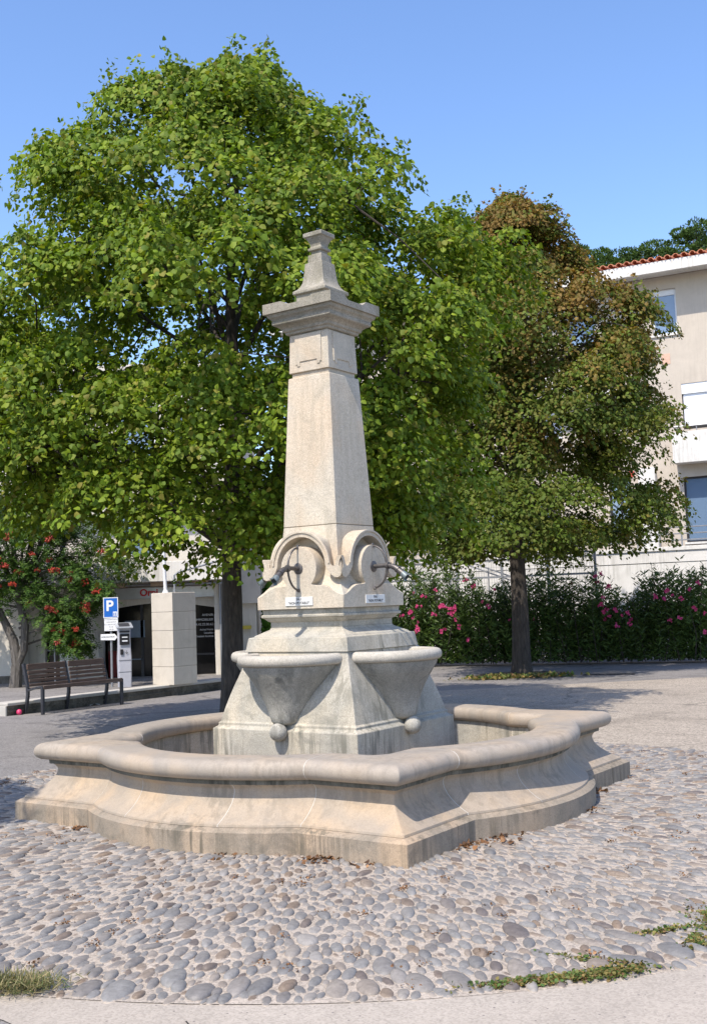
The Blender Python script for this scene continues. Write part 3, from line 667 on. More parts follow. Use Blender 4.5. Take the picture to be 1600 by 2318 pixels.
for _ in range(34):
    a=r_.uniform(0,6.28); q=r_.random()**.5*.085; mb.sphere((q*math.cos(a),q*math.sin(a)*.8,r_.uniform(-.035,.035)-q*.3),.014,6,5)
bo=mb.build('berry_cluster',M_berry,T4,True); bo.location=bpos[0]
for q in bpos[1:]:
    c=bo.copy(); COL.objects.link(c); c.parent=T4; c.location=q; c.rotation_euler=(r_.uniform(-.5,.5),r_.uniform(-.5,.5),r_.uniform(0,6)); s=r_.uniform(.8,1.5); c.scale=(s,s,s)

# ------------------------------------------------------------------ oleander hedge (frame: x to the right along it)
HA=Vector((1.0,27.0,0)); HB=Vector((8.1,24.5,0)); hd=(HB-HA); HL=hd.length; hrz=math.atan2(hd.y,hd.x)
Hh=thing('oleander_hedge','dark oleander hedge dotted with pink flowers along the slatted fence','hedge',tuple(HA),hrz)
P_=[];Nn=[];T=[];S=[]; r_=np.random.default_rng(21); mb=MB(); tips=[]
for i in range(1500):
    x=r_.uniform(-.2,HL); y=r_.uniform(-.6,.6); H=1.9+.22*math.sin(x*2.1)+.16*math.sin(x*5.3+1)+(.25 if x<2.2 else 0)
    if x>HL-.9: H*=.95
    bx=x+r_.normal(0,.12); b0=np.array([bx,y*.6,0.05]); t0=np.array([x+r_.normal(0,.16),y+r_.normal(0,.12),H*r_.uniform(.45,1.08)+(.22 if r_.random()<.06 else 0)])
    if i%8==0: mb.tube([tuple(b0),tuple((b0+t0)/2+r_.normal(0,.05,3)),tuple(t0)],[.012,.009,.004],4)
    L=t0-b0; n=38; tt_=r_.uniform(.0,1,n)**.8; pp=b0+L*tt_[:,None]; a=r_.uniform(0,6.28,n)
    o=np.stack([np.cos(a),np.sin(a),r_.uniform(.2,1.1,n)],1)
    P_.append(pp); T.append(o); Nn.append(np.cross(o,r_.normal(0,1,(n,3)))); S.append(r_.uniform(.10,.17,n)); tips.append(t0)
mb.build('stems',M_bark,Hh,False)
leaves('foliage',np.concatenate(P_),np.concatenate(Nn),np.concatenate(T),np.concatenate(S),M_olea,Hh,BLADE*np.array([1.25,1,1]))
PET=np.array([[0,0,0],[-.35,.3,.1],[-.3,.8,.2],[0,1,.15],[.3,.8,.2],[.35,.3,.1]])
fl=[]
for k in range(3):
    q=[];qn=[];qt=[]
    for _ in range(9):
        c=r_.normal(0,.026,3); 
        for j in range(5):
            a=j*1.257+r_.uniform(0,.5); o=np.array([math.cos(a),-.5,math.sin(a)]); q.append(c);qt.append(o);qn.append(np.array([0,-1,.3])+r_.normal(0,.2,3))
    o=leaves('flower_cluster',np.array(q),np.array(qn),np.array(qt),np.full(len(q),.036),M_pink,Hh,PET); fl.append(o)
cnt=0
for k in range(70):
    x=r_.uniform(0,HL); 
    if k<22: x=r_.uniform(0,2.4)
    elif k<52: x=r_.uniform(HL-3,HL)
    z=r_.uniform(.9,2.05) if k%4 else r_.uniform(.6,1.5); y=-.62-r_.uniform(0,.12) if z<1.7 else -.35
    if k<3: o=fl[k]
    else: o=fl[k%3].copy(); COL.objects.link(o); o.parent=Hh
    o.location=(x,y,z); o.rotation_euler=(r_.uniform(-.4,.4),r_.uniform(-3,3),r_.uniform(-.5,.5)); s=r_.uniform(.5,.95); o.scale=(s,s,s)

# conifer strip seen between shop building and fountain
T5=thing('cypress','bright green clipped cypress glimpsed between the shop building and the fountain','tree',(-1.9,25.6,0))
n=5200; a=rng.uniform(0,2*PI,n); z=rng.uniform(.1,2.5,n); rr=.34*np.sqrt(np.clip(1-(z/2.75)**3,0,1))*rng.uniform(.75,1.05,n)
p=np.stack([rr*np.cos(a),rr*np.sin(a),z],1); leaves('crown',p,np.stack([np.cos(a),np.sin(a),a*0+.4],1)+rv(n,.3),rv(n,.3)+np.array([0,0,1]),np.full(n,.07),leafmat('cypress_leaves',[(.05,.13,.015),(.09,.19,.02)],.2,.7),T5)
mb=MB(); mb.tube([(0,0,0),(0,0,2.3)],[.06,.02]); mb.build('trunk',M_bark,T5)

# ------------------------------------------------------------------ pines on the slope behind
hill=MB(); hv=[]
nx,ny=40,14
for j in range(ny+1):
    for i in range(nx+1):
        x=-40+i*4.5; y=44+j*5; d=max(0,min(1,(y-48)/40)); zz=d*(9.5+3.0*math.sin(x*.06+.6)+1.2*math.sin(x*.17))*(1 if x>0 else max(.0,1+x/45)); hv.append((x,y,zz-.05))
b=hill.vv(hv); hill.ff(b,[(j*(nx+1)+i,j*(nx+1)+i+1,(j+1)*(nx+1)+i+1,(j+1)*(nx+1)+i) for j in range(ny) for i in range(nx)])
struct(hill.build('hillside',plain('dry_scrub',(.09,.10,.05),.95,0,.4,1.5,.3),None,True))
def pine(x,y,z0,zt,w,seed,label):
    o=thing('pine_tree',label,'tree',(x,y,z0),0,'pine trees on the slope behind the houses'); r_=np.random.default_rng(seed); H=zt-z0
    P_=[];Nn=[];T=[]; mb=MB(); mb.tube([(0,0,0),(.1,0,H*.5),(0,0,H*.93)],[.22,.16,.05],8); mb.build('trunk',M_bark2,o,True); mb=MB()
    for k in range(85):
        f=r_.uniform(.38,1)**.8; a=r_.uniform(0,6.28); q=w*math.sqrt(max(.02,1-((f-.62)/.40)**2))*r_.uniform(.45,1.0)
        c=np.array([q*math.cos(a),q*math.sin(a),H*f]); mb.tube([(0,0,H*f*.85),tuple(c*np.array([.5,.5,.97])),tuple(c)],[.06,.04,.02],4)
        m=330; d=r_.normal(0,1,(m,3)); d=nrm(d); rad=r_.uniform(.35,.75); p=c+d*rad*np.array([1,1,.6])*r_.uniform(.6,1,(m,1))
        P_.append(p); Nn.append(np.cross(d,r_.normal(0,1,(m,3)))); T.append(d+np.array([0,0,.6]))
    mb.build('branches',M_bark2,o)
    P_=np.concatenate(P_); leaves('crown',P_,np.concatenate(Nn),np.concatenate(T),r_.uniform(.10,.20,len(P_)),M_pine,o,BLADE*np.array([2.6,1,1]))
pine(10.6,60,6.0,23.0,1.6,1,'tall dark pine showing its tip above the browning linden')
pine(13.0,62,5.5,21.5,1.8,2,'narrow pine between the linden and the tiled roof')
pine(15.2,61,5.5,20.8,2.3,3,'low pine crown just above the left end of the tiled roof')
pine(17.6,60,6.0,20.7,2.5,4,'round pine crown above the middle of the tiled roof')
pine(19.6,60,6.0,21.6,2.6,5,'tallest green pine above the roof at the right edge')
pine(21.6,61,6.0,21.6,2.4,6,'pine cut by the right edge above the tiled roof')

# ------------------------------------------------------------------ house on the right (local x to the right along the facade, -y towards the viewer)
RB=thing('apartment_house','beige rendered apartment house with tiled roof and roller shutters','building',(10,32,0),R(-26.565))
XL,XR=-13.5,5.0
def wall_with_holes(mb,x0,x1,z0,z1,holes,y,th):
    xs=sorted({x0,x1}|{h[0] for h in holes}|{h[1] for h in holes}); zs=sorted({z0,z1}|{h[2] for h in holes}|{h[3] for h in holes})
    for i in range(len(xs)-1):
        for j in range(len(zs)-1):
            cx,cz=(xs[i]+xs[i+1])/2,(zs[j]+zs[j+1])/2
            if any(h[0]<cx<h[1] and h[2]<cz<h[3] for h in holes): continue
            mb.box(xs[i],xs[i+1],y,y+th,zs[j],zs[j+1])
wins=[(-.98,-.26,9.20,10.56),(-3.6,-2.7,9.2,10.56),(-6.6,-5.7,9.2,10.56),(-9.6,-8.7,9.2,10.56)]
shut=[(-.26,1.7,6.30,7.66),(-5.6,-3.9,6.3,7.66)]
big=[(-.36,1.7,2.99,4.90),(-2.55,-1.9,3.5,5.04),(-6.5,-4.4,3.0,4.9)]
mb=MB(); wall_with_holes(mb,XL,XR,-.2,10.95,wins+shut+big,0,.30); mb.box(XL,XR,.31,9,-.2,10.9) if False else None
mb.box(XL,XL+.3,.3,8,-.2,10.95); mb.box(XR-.3,XR,.3,8,-.2,10.95); mb.box(XL,XR,8,8.3,-.2,10.95)
for z in (2.9,5.6,8.4,10.85): mb.box(XL+.3,XR-.3,.32,8,z-.1,z)
mb.build('wall',M_render,RB)
mb=MB(); mb.box(-.77,-.53,-.012,.05,8.30,8.61); mb.build('ceramic_tile',plain('terracotta_pink',(.60,.38,.28),.6),RB)
def window(h,frame_m,split=1,head=.0):
    x0,x1,z0,z1=h; mb=MB(); w=.055
    mb.box(x0,x1,.10,.16,z0,z0+w);mb.box(x0,x1,.10,.16,z1-w,z1);mb.box(x0,x0+w,.10,.16,z0+w,z1-w);mb.box(x1-w,x1,.10,.16,z0+w,z1-w)
    for k in range(1,split): xm=x0+(x1-x0)*k/split; mb.box(xm-w/2,xm+w/2,.10,.16,z0+w,z1-w)
    if head: mb.box(x0+w,x1-w,.09,.16,z1-w-head,z1-w)
    f=mb.build('window',frame_m,RB); mb=MB(); mb.box(x0+w,x1-w,.125,.135,z0+w,z1-w-head); mb.build('pane',M_glassb,f)
    mb=MB(); mb.box(x0-.06,x1+.06,-.05,.10,z0-.06,z0); mb.build('sill',M_concw,f)
    return f
for h in wins: window(h,M_white,1,.12)
for h in big: window(h,M_steel,2)
for h in shut:
    x0,x1,z0,z1=h; mb=MB(); mb.box(x0,x1,.02,.14,z1-.30,z1)
    k=0; z=z0+.12
    while z<z1-.30: mb.box(x0+.03,x1-.03,.07,.09,z,z+.036); z+=.042
    mb.box(x0+.03,x1-.03,.075,.082,z0+.12,z1-.3); s=mb.build('roller_shutter',M_shut,RB)
    mb=MB(); mb.box(x0,x1,.10,.14,z0,z0+.12); mb.build('dark_gap',M_dark,s)
def balcony(x0,x1,z0,z1,d=.55,rail=True):
    mb=MB(); mb.box(x0,x1,-d,-d+.12,z0,z1); mb.box(x0,x0+.12,-d+.12,0,z0,z1); mb.box(x1-.12,x1,-d+.12,0,z0,z1); mb.box(x0+.12,x1-.12,-d+.12,0,z0,z0+.15)
    b_=mb.build('balcony',M_concw,RB,False,.01)
    if rail:
        mb=MB(); y=-d+.06; mb.tube([(x0+.05,y,z1+.16),(x1-.05,y,z1+.16)],.025,8)
        x=x0+.15
        while x<x1: mb.tube([(x,y,z1),(x,y,z1+.16)],.015,6); x+=.55
        mb.build('handrail',M_galv,b_)
balcony(-.52,2.2,5.27,6.17); balcony(-5.9,-2.2,7.45,8.05,.6)
# pilaster with red emblem, rail of the raised walk
mb=MB(); mb.box(-1.62,-1.12,-.25,-.002,-.2,5.25); mb.build('pilaster',M_concw,RB,False,.02)
mb=MB(); r_=random.Random(2); pts=[(.11*math.cos(a)*(1 if k%2 else .62),.15*math.sin(a)*(1 if k%2 else .62)) for k,a in enumerate([2*PI*i/14 for i in range(14)])]
mb.ext([(-1.86+x,5.13+z) for x,z in pts],0,-.02); mb.build('red_patch',plain('faded_red',(.55,.09,.06),.8),RB)
# roof: fascia, gutter, barrel tiles
mb=MB(); mb.box(XL-.3,XR+.3,-.75,0,10.96,11.02); mb.box(XL-.3,XR+.3,-.80,-.66,10.88,11.20); mb.build('eave',M_concw,RB,False,.01)
mb=MB(); mb.box(XL-.3,XR+.3,-.72,-.66,11.14,11.18); b=mb.vv([(XL-.3,-.80,11.20),(XR+.3,-.80,11.20),(XR+.3,4,12.15),(XL-.3,4,12.15),(XL-.3,8.6,11.1),(XR+.3,8.6,11.1)]); mb.ff(b,[(0,1,2,3),(3,2,5,4)])
n=int((XR-XL+.6)/.235)
for i in range(n):
    xc=XL-.3+.1175+i*.235
    for row in range(4):
        y0=-.88+row*.62; z0=11.225+ (y0+.88)*.21+.012*row*0
        pr=[]
        for (yy,zz,rr) in ((y0,z0+.02,.088),(y0+.70,z0+.70*.21,.075)):
            pr.append([(xc+rr*math.cos(PI*k/7),yy,zz+rr*.95*math.sin(PI*k/7)) for k in range(8)])
        pr2=[[(xc+(x-xc)*.82,y+.0,z-.014) for x,y,z in r] for r in pr]
        for r in pr2: pass
        mb.loft(pr,False,False,False); mb.loft(pr2,False,False,False)
        bb=mb.vv(pr[0]+pr2[0]); mb.ff(bb,[(k,k+1,8+k+1,8+k) for k in range(7)])
mb.build('tiled_roof',M_tile,RB,False)

# retaining wall with walkway rail
RW=thing('retaining_wall','long pale concrete retaining wall below the apartment house','wall',(9,27,0),R(-26.565))
mb=MB(); mb.box(-12.5,4,0,.3,-.2,2.30); mb.box(-12.5,4,-.015,.3,2.31,2.60); mb.box(-12.5,4,-.05,.36,2.60,2.70); mb.build('wall_face',M_concw,RW,False,.008)
mb=MB(); mb.box(-12.5,4,-.003,.2,2.30,2.31); mb.build('shadow_joint',M_dark,RW)
mb=MB()
for z in (2.86,3.02,3.18): mb.tube([(-12,.15,z),(4,.15,z)],.016,6)
x=-12
while x<4: mb.tube([(x,.15,2.7),(x,.15,3.2)],.02,6); x+=1.1
mb.build('walkway_rail',M_galv,RW)
# mesh fence and stair rails in front of the wall
ff=Vector((-.93,.36)); 
MF=thing('mesh_fence','grey steel mesh fence panels above the hedge with sloping stair rails behind','fence',(8.6,25.8,0),math.atan2(-.36,.93))
posts=[-2.98-1.16*k for k in range(6)]
mb=MB()
for i in range(len(posts)-1):
    x0,x1=posts[i+1],posts[i]; x=x0+.05
    while x<x1-.02: mb.bar((x,0,0),(x,0,2.62),.006,.006); x+=.065
z=.4
while z<2.6: mb.bar((posts[-1],0.006,z),(posts[0],0.006,z),.006,.006); z+=.13
mb.build('wire_mesh',M_galv,MF)
for x in posts:
    mb=MB(); mb.box(x-.03,x+.03,-.03,.03,0,2.68); mb.build('post',M_galv,MF)
mb=MB(); 
for z in (2.63,2.1): mb.box(posts[-1],posts[0],-.012,.024,z-.025,z+.025)
mb.build('rail',M_galv,MF)
ST=thing('stair_railing','sloping grey handrails of the stairs behind the mesh fence','railing',(3.0,28.3,0),math.atan2(-.36,.93))
mb=MB(); 
for dz in (0,.10,): mb.bar((-2.2,0,3.35-dz),(2.4,0,1.55-dz),.03,.035)
for x in (-1.6,-.6,.4,1.4): mb.bar((x,0,2.9-(x+1)*.39),(x,0,.8),.03,.03)
mb.build('handrail',M_galv,ST)
SL=thing('slatted_fence','low white horizontally slatted fence behind the oleanders','fence',(8.6,25.75,0),math.atan2(-.36,.93))
for x in [1.5-1.4*k for k in range(8)]:
    mb=MB(); mb.box(x-.03,x+.03,.02,.07,0,.82); mb.build('post',M_white,SL)
mb=MB(); z=.03
while z<.78: mb.box(-8.3,1.5,-.01,.01,z,z+.024); z+=.045
mb.build('slats',M_white,SL)

# ------------------------------------------------------------------ shop building on the left
YB=23.5
SB=thing('shop_building','pale concrete building with arched shop front under a balcony','building',(0,YB,.0))
mb=MB()
# facade: pieces between openings
holes=[(-5.40,-3.0,.15,1.80),(-6.62,-6.08,.15,1.78)]
up=[(-9.6,-9.0,2.9,4.2),(-8.3,-7.75,2.9,4.2),(-6.62,-6.50,2.6,4.3),(-6.28,-6.16,2.6,4.3),(-5.0,-4.2,2.75,3.9),(-5.0,-4.2,4.8,6.0),(-7.0,-6.2,4.9,6.0),(-9.2,-8.4,4.9,6.0),(-3.7,-3.2,4.8,6.0)]
wall_with_holes(mb,-10.5,-2.62,0,6.7,holes+up,0,.25)
# low segmental arch filling the head of the shop opening
arc_=[(-5.70+.30+ (2.40)*i/16, 1.60+.135*math.sin(PI*i/16)) for i in range(17)]
mb.ext([(-5.41,1.81)]+[(x,z) for x,z in arc_]+[(-2.99,1.81)],.20,.01)
mb.box(-10.5,-2.62,6,6.2,0,6.7); mb.box(-10.5,-10.25,.25,6,0,6.7); mb.box(-2.87,-2.62,.25,6,0,6.7); mb.box(-10.5,-2.62,-.25,6.2,6.7,6.85)
mb.build('facade',M_conc,SB)
mb=MB(); mb.box(-10.2,-2.9,1.2,1.3,0,2.2); mb.box(-10.2,-2.9,.26,1.2,2.2,2.3); mb.box(-10.2,-2.9,1.3,5.9,2.2,2.25); mb.build('dark_inside',M_dark,SB)
for h in up:
    x0,x1,z0,z1=h; mb=MB(); w=.04; mb.box(x0,x0+w,.08,.14,z0,z1);mb.box(x1-w,x1,.08,.14,z0,z1);mb.box(x0+w,x1-w,.08,.14,z0,z0+w);mb.box(x0+w,x1-w,.08,.14,z1-w,z1); f=mb.build('window',M_white,SB)
    mb=MB(); mb.box(x0+w,x1-w,.10,.12,z0+w,z1-w); mb.build('pane',M_glassb,f)
# leaning piers
def pier(x0,x1,xb0,xb1,z1,dy,name='pier'):
    mb=MB(); mb.loft([[(xb0,-dy,0),(xb1,-dy,0),(xb1,-.001,0),(xb0,-.001,0)],[(x0,-dy,z1),(x1,-dy,z1),(x1,-.001,z1),(x0,-.001,z1)]]); mb.build(name,M_conc,SB,False,.01)
pier(-7.7,-7.0,-7.75,-6.95,2.2,.5); pier(-6.05,-5.62,-6.05,-5.30,1.8,.25); pier(-2.99,-2.75,-2.99,-2.70,2.2,.25); pier(-10.0,-8.9,-10.1,-8.8,2.2,.6)
# balcony band and beams
mb=MB(); mb.box(-7.6,-2.72,-.85,-.65,2.17,2.58); mb.box(-7.6,-2.72,-.65,0,2.17,2.25); mb.build('balcony',M_concw,SB,False,.01)
M_wc=plain('warm_concrete',(.45,.33,.24),.9)
for x in (-5.9,-5.0,-4.1,-3.25): mb=MB(); mb.box(x-.15,x+.15,-.60,-.001,2.08,2.168); mb.build('beam_block',M_wc,SB)
mb=MB(); mb.box(-7.6,-6.2,-.05,-.001,2.0,2.1); mb.box(-9.5,-2.75,-.80,-.70,4.55,4.75); mb.build('string_course',M_concw,SB)
mb=MB(); mb.box(-5.72,-2.93,-.16,-.04,1.83,2.07); sg=mb.build('fascia_sign',M_alu,SB,False,.006); text(sg,'Orpi',.20,M_red,face_mat(-4.37,-.165,1.955),ext=.006,bold=.006)
# shop glazing
mb=MB(); mb.box(-5.33,-3.0,.16,.18,.15,1.75); gz=mb.build('shop_window',M_glassd,SB)
for bx in ((-4.62,-4.56,.13,.159,.15,1.72),(-4.02,-3.96,.13,.159,.15,1.72),(-3.55,-3.0,.14,.158,.60,.64)): mb=MB(); mb.box(*bx); mb.build('mullion',M_steel,gz)
for i,(s,x,z,zz) in enumerate((('AVENIR',-3.07,1.445,.070),('IMMOBILIER',-3.07,1.345,.070),('04.42.22.00.62',-3.07,1.245,.070),('Achat/Vente',-3.07,1.135,.058),('Location',-3.07,1.065,.058),('Gestion locative',-3.07,.995,.058))):
    text(gz,s,zz,M_white,face_mat(x,.155,z),'RIGHT',.002)
for k in range(5):
    mb=MB(); z=1.46-.19*k; mb.box(-3.045,-2.995,.145,.157,z-.16,z); mb.build('notice_sheet',M_white,gz)
for x0,z0 in ((-4.95,1.02),(-4.86,.55)):
    mb=MB(); mb.box(x0,x0+.42,.13,.157,z0,z0+.36) if z0>1 else mb.box(x0,x0+.3,.13,.157,z0,z0+.02); o_=mb.build('display_screen',plain('screen_frame%d'%int(z0*10),(.16,.22,.30),.3),gz)
mb=MB(); mb.box(-5.31,-5.06,.12,.158,.20,.75); mb.build('red_panel',plain('deep_red',(.18,.01,.015),.5),gz)
# left door with glazing
mb=MB(); mb.box(-6.62,-6.08,.16,.18,.15,1.78); dr=mb.build('glass_door',M_glassd,SB)
mb=MB(); mb.box(-6.34,-6.28,.10,.159,.15,1.78); mb.box(-6.27,-6.09,.12,.155,.15,1.60); mb.build('door_frame',M_alu,dr)
mb=MB(); mb.box(-6.60,-6.45,.13,.158,1.02,1.10); mb.build('red_notice',M_red,dr); mb=MB(); mb.box(-6.61,-6.36,.13,.157,.80,.825); mb.build('white_bar',M_white,dr)
for x,zt in ((-5.88,1.9),(-2.86,2.15),(-2.80,2.15)): mb=MB(); mb.tube([(x,-.30,.1),(x,-.30,zt)],.022,8); mb.build('drainpipe',M_galv,SB,True)
mb=MB(); mb.tube([(-4.2,-.55,2.10),(-2.6,-.75,2.10)],.022,8); mb.tube([(-6.0,-.3,1.92),(-5.76,-.3,2.12),(-2.7,-.3,2.12)],.018,8); mb.build('awning_rail',M_galv,SB,True)
mb=MB(); mb.tube([(-6.95,1,6.8),(-6.95,1,7.6)],.015,6)
for z in (7.2,7.35,7.5): mb.bar((-7.15,1,z),(-6.75,1,z),.012,.012)
mb.build('antenna',M_galv,SB)
# side wing right of the big trunk
WG=thing('side_wing','pale wall wing with a lower recess right of the big trunk','building',(0,25.2,0))
mb=MB(); mb.box(-3.0,-2.18,0,.4,1.66,5.0); mb.box(-3.0,-2.30,.12,.4,0,1.66); mb.box(-3.0,-2.3,.4,3,0,5); mb.build('wall',M_conc,WG,False,.01)
mb=MB(); mb.box(-2.72,-2.42,.02,.11,1.08,1.16); mb.build('yellow_ledge',plain('yellow_paint',(.6,.48,.08),.6),WG)
# balcony planting
P_=[];n=1500; x=rng.uniform(-5.9,-3.9,n); z=2.6+np.abs(rng.normal(0,.12,n)); y=rng.normal(-.72,.1,n); z[:500]=rng.uniform(2.15,2.6,500); y[:500]=-.88; x[:500]=rng.normal(-4.75,.22,500)
BP=tag(leaves('balcony_plant',np.stack([x,y+YB,z],1),rv(n,1)+np.array([0,-.5,.2]),rv(n,.5)+np.array([0,0,-.6]),rng.uniform(.05,.12,n),M_olea,None,BLADE),'trailing dark plants hanging over the concrete balcony edge','plant')

# raised pavement and kerb wall
kA=Vector((-5.58,17.65,0)); kB=Vector((-2.62,21.7,0)); kd=(kB-kA).normalized(); kn=Vector((-kd.y,kd.x,0))  # kn points away from the plaza
mb=MB(); 
pts=[kA+kn*.30,kB+kn*.30,kB+kd*12+kn*.3,Vector((6,40,0)),Vector((-30,40,0)),Vector((-30,21.5,0)),Vector((-6.9,19.3,0))]
b=mb.vv([(p.x,p.y,.195) for p in pts]); mb.ff(b,[tuple(range(len(pts)))]); struct(mb.build('raised_pavement',M_asph))
KW=thing('kerb_wall','low stained concrete kerb wall with a pale top behind the bench','kerb',tuple(kA),math.atan2(kd.y,kd.x))
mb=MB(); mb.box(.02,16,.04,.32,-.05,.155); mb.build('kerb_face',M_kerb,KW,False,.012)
mb=MB(); mb.box(0,16,0,.34,.156,.205); mb.box(-.02,.018,.03,.33,-.05,.155); mb.build('kerb_top',M_kerbtop,KW,False,.01)  # second box: end face in the pale stone, sunlight on it painted in
mb=MB(); mb.box(.03,16,.015,.04,.065,.085); mb.build('kerb_ledge',M_kerb,KW)
# road edge kerb on far left
k2=thing('road_kerb','short mossy kerb at the left edge beside the parked car','kerb',(-9.5,22.8,.2),0)
mb=MB(); mb.box(-2,3.0,0,.25,-.02,.14); mb.build('kerb_stone',M_kerb,k2,False,.02)

# square concrete post with steel mast
PC=Vector((-3.40,20.43,.2)); prz=math.atan2(.43,.32)
PO=thing('concrete_pillar','pale square concrete pillar of five blocks in front of the shop','pillar',tuple(PC),prz)
dims=(.0,.60); zz=[0,.30,.62,.97,1.31,1.71]
mb=MB(); hh=[0,.335,.665,1.0,1.345,1.70]
for a,c in zip(hh[:-1],hh[1:]): mb.box(0,.60,0,.56,a+.004,c-.004); mb.box(.008,.592,.008,.552,c-.0042,c+.0042)
mb.build('pillar_block',stone('cream_concrete',(.56,.51,.44),(.49,.445,.38),.12,.15,(.34,.31,.26),.3,.15),PO,False,.008)
mb=MB(); mb.tube([(.12,.30,1.70),(.12,.30,1.76)],[.06,.035],10); mb.tube([(.12,.30,1.75),(.10,.30,2.5)],[.032,.032],10); mb.build('steel_mast',M_white,PO,True)
mb=MB(); mb.tube([(.22,.16,1.69),(.22,.16,2.03),(.30,.14,2.08),(1.6,-.35,2.42)],.018,8); mb.build('handrail',M_galv,PO,True)

# ------------------------------------------------------------------ parking sign pole and meter
SP=thing('parking_sign','blue parking sign on a grey pole with two white panels','sign',(-4.595,20.7,.19),R(4))
mb=MB(); mb.tube([(0,0,0),(0,0,1.62)],.022,10); mb.build('pole',M_galv,SP,True)
mb=MB(); mb.box(-.125,.135,-.045,-.03,1.29,1.66); q=mb.build('sign_panel',M_blue,SP,False,.006)
mb=MB(); mb.box(-.132,.142,-.047,-.043,1.285,1.30);mb.box(-.132,.142,-.047,-.043,1.65,1.665);mb.box(-.132,-.118,-.047,-.043,1.30,1.65);mb.box(.128,.142,-.047,-.043,1.30,1.65); mb.box(.045,.118,-.0475,-.0455,1.315,1.40); mb.build('white_border',M_white,q)
text(q,'P',.27,M_white,face_mat(-.015,-.047,1.50),ext=.001,bold=.008)
mb=MB()
for x,z in ((.06,1.36),(.09,1.36),(.06,1.33),(.09,1.33)): mb.box(x-.005,x+.010,-.0490,-.0480,z-.005,z+.018)
mb.build('meter_symbol',M_blue,q)
mb=MB(); mb.box(-.12,.135,-.045,-.03,1.04,1.275); q2=mb.build('sign_panel',M_white,SP,False,.004)
for i,s in enumerate(('STATIONNEMENT GRATUIT','HORODATEUR','DU LUNDI AU SAMEDI','9h-12h','14h-19h')): text(q2,s,.026 if i else .0195,M_txt,face_mat(.008,-.0455,1.25-.045*i),ext=.0005)
mb=MB(); mb.ext([(-.19,.875),(.07,.865),(.12,.92),(.07,.985),(-.19,.985)],-.03,-.045); q3=mb.build('arrow_panel',M_white,SP,False,.004); text(q3,'HORODATEUR',.036,M_txt,face_mat(-.055,-.0455,.93),ext=.0006,bold=.0006)

PM=thing('parking_meter','grey parking ticket machine with a tilted solar top beside the sign','parking meter',(-4.34,20.6,.17),R(20))
mb=MB(); sec=[(0,.115,.10),(.30,.120,.10),(.55,.125,.095),(.75,.115,.085),(.95,.110,.09),(1.10,.115,.10)]
mb.loft([[(-w,-d,z),(w,-d,z),(w,d,z),(-w,d,z)] for z,w,d in sec]); mb.build('cabinet',plain('light_grey_paint',(.40,.405,.45),.4,0,.06),PM,True,.02,3,50)
mb=MB(); mb.loft([[(-.15,-.17,1.10),(.15,-.17,1.10),(.15,.12,1.17),(-.15,.12,1.17)],[(-.15,-.17,1.125),(.15,-.17,1.125),(.15,.12,1.21),(-.15,.12,1.21)]]); tp=mb.build('solar_top',M_alu,PM,False,.006)
mb=MB(); b=mb.vv([(-.10,-.13,1.1395),(.10,-.13,1.1395),(.10,.08,1.2005),(-.10,.08,1.2005)]); mb.ff(b,[(0,1,2,3)]); mb.build('solar_cell',M_steel,tp)
mb=MB(); mb.box(-.095,.085,-.112,-.098,.80,1.00); mb.box(-.085,-.03,-.115,-.10,.62,.72); sc=mb.build('keypad',M_black,PM,False,.01)
mb=MB(); mb.box(-.05,.05,-.116,-.1125,.93,.95); mb.box(-.05,.05,-.116,-.1125,.86,.885); mb.build('display_strip',M_white,sc)
mb=MB(); mb.box(-.118,.118,-.103,-.099,.515,.52); mb.box(-.118,.118,-.104,-.1,.30,.306); mb.box(-.09,.09,-.112,-.10,1.03,1.06); mb.build('seam',M_steel,PM)
mb=MB(); mb.box(.1155,.1185,-.06,.06,.95,1.07); bp=mb.build('blue_panel',M_blue,PM); text(bp,'P',.10,M_white,Matrix.Translation((.1195,0,1.01))@Matrix.Rotation(PI/2,4,'Z')@Matrix.Rotation(PI/2,4,'X'),ext=.0008,bold=.003)
text(PM,'↓',.09,M_txt,face_mat(.03,-.105,.66),ext=.0008)

NP=thing('no_parking_sign','round red and blue no parking sign on a thin pole under the rowan','sign',(-5.98,21.9,.19),R(10))
mb=MB(); mb.tube([(0,0,0),(0,0,1.45)],.018,8); mb.build('pole',M_galv,NP,True)
mb=MB(); mb.T=Matrix.Translation((0,-.03,1.28))@Matrix.Rotation(PI/2,4,'X'); mb.lathe([(0,.10),(.008,.10)]); dk=mb.build('disc',M_red,NP)
mb=MB(); mb.T=Matrix.Translation((0,-.0395,1.28))@Matrix.Rotation(PI/2,4,'X'); mb.lathe([(0,.080),(.002,.080)]); mb.build('blue_field',M_blue,dk)
mb=MB(); mb.bar((-.06,-.0435,1.34),(.06,-.0435,1.22),.004,.018); mb.build('red_bar',M_red,dk)

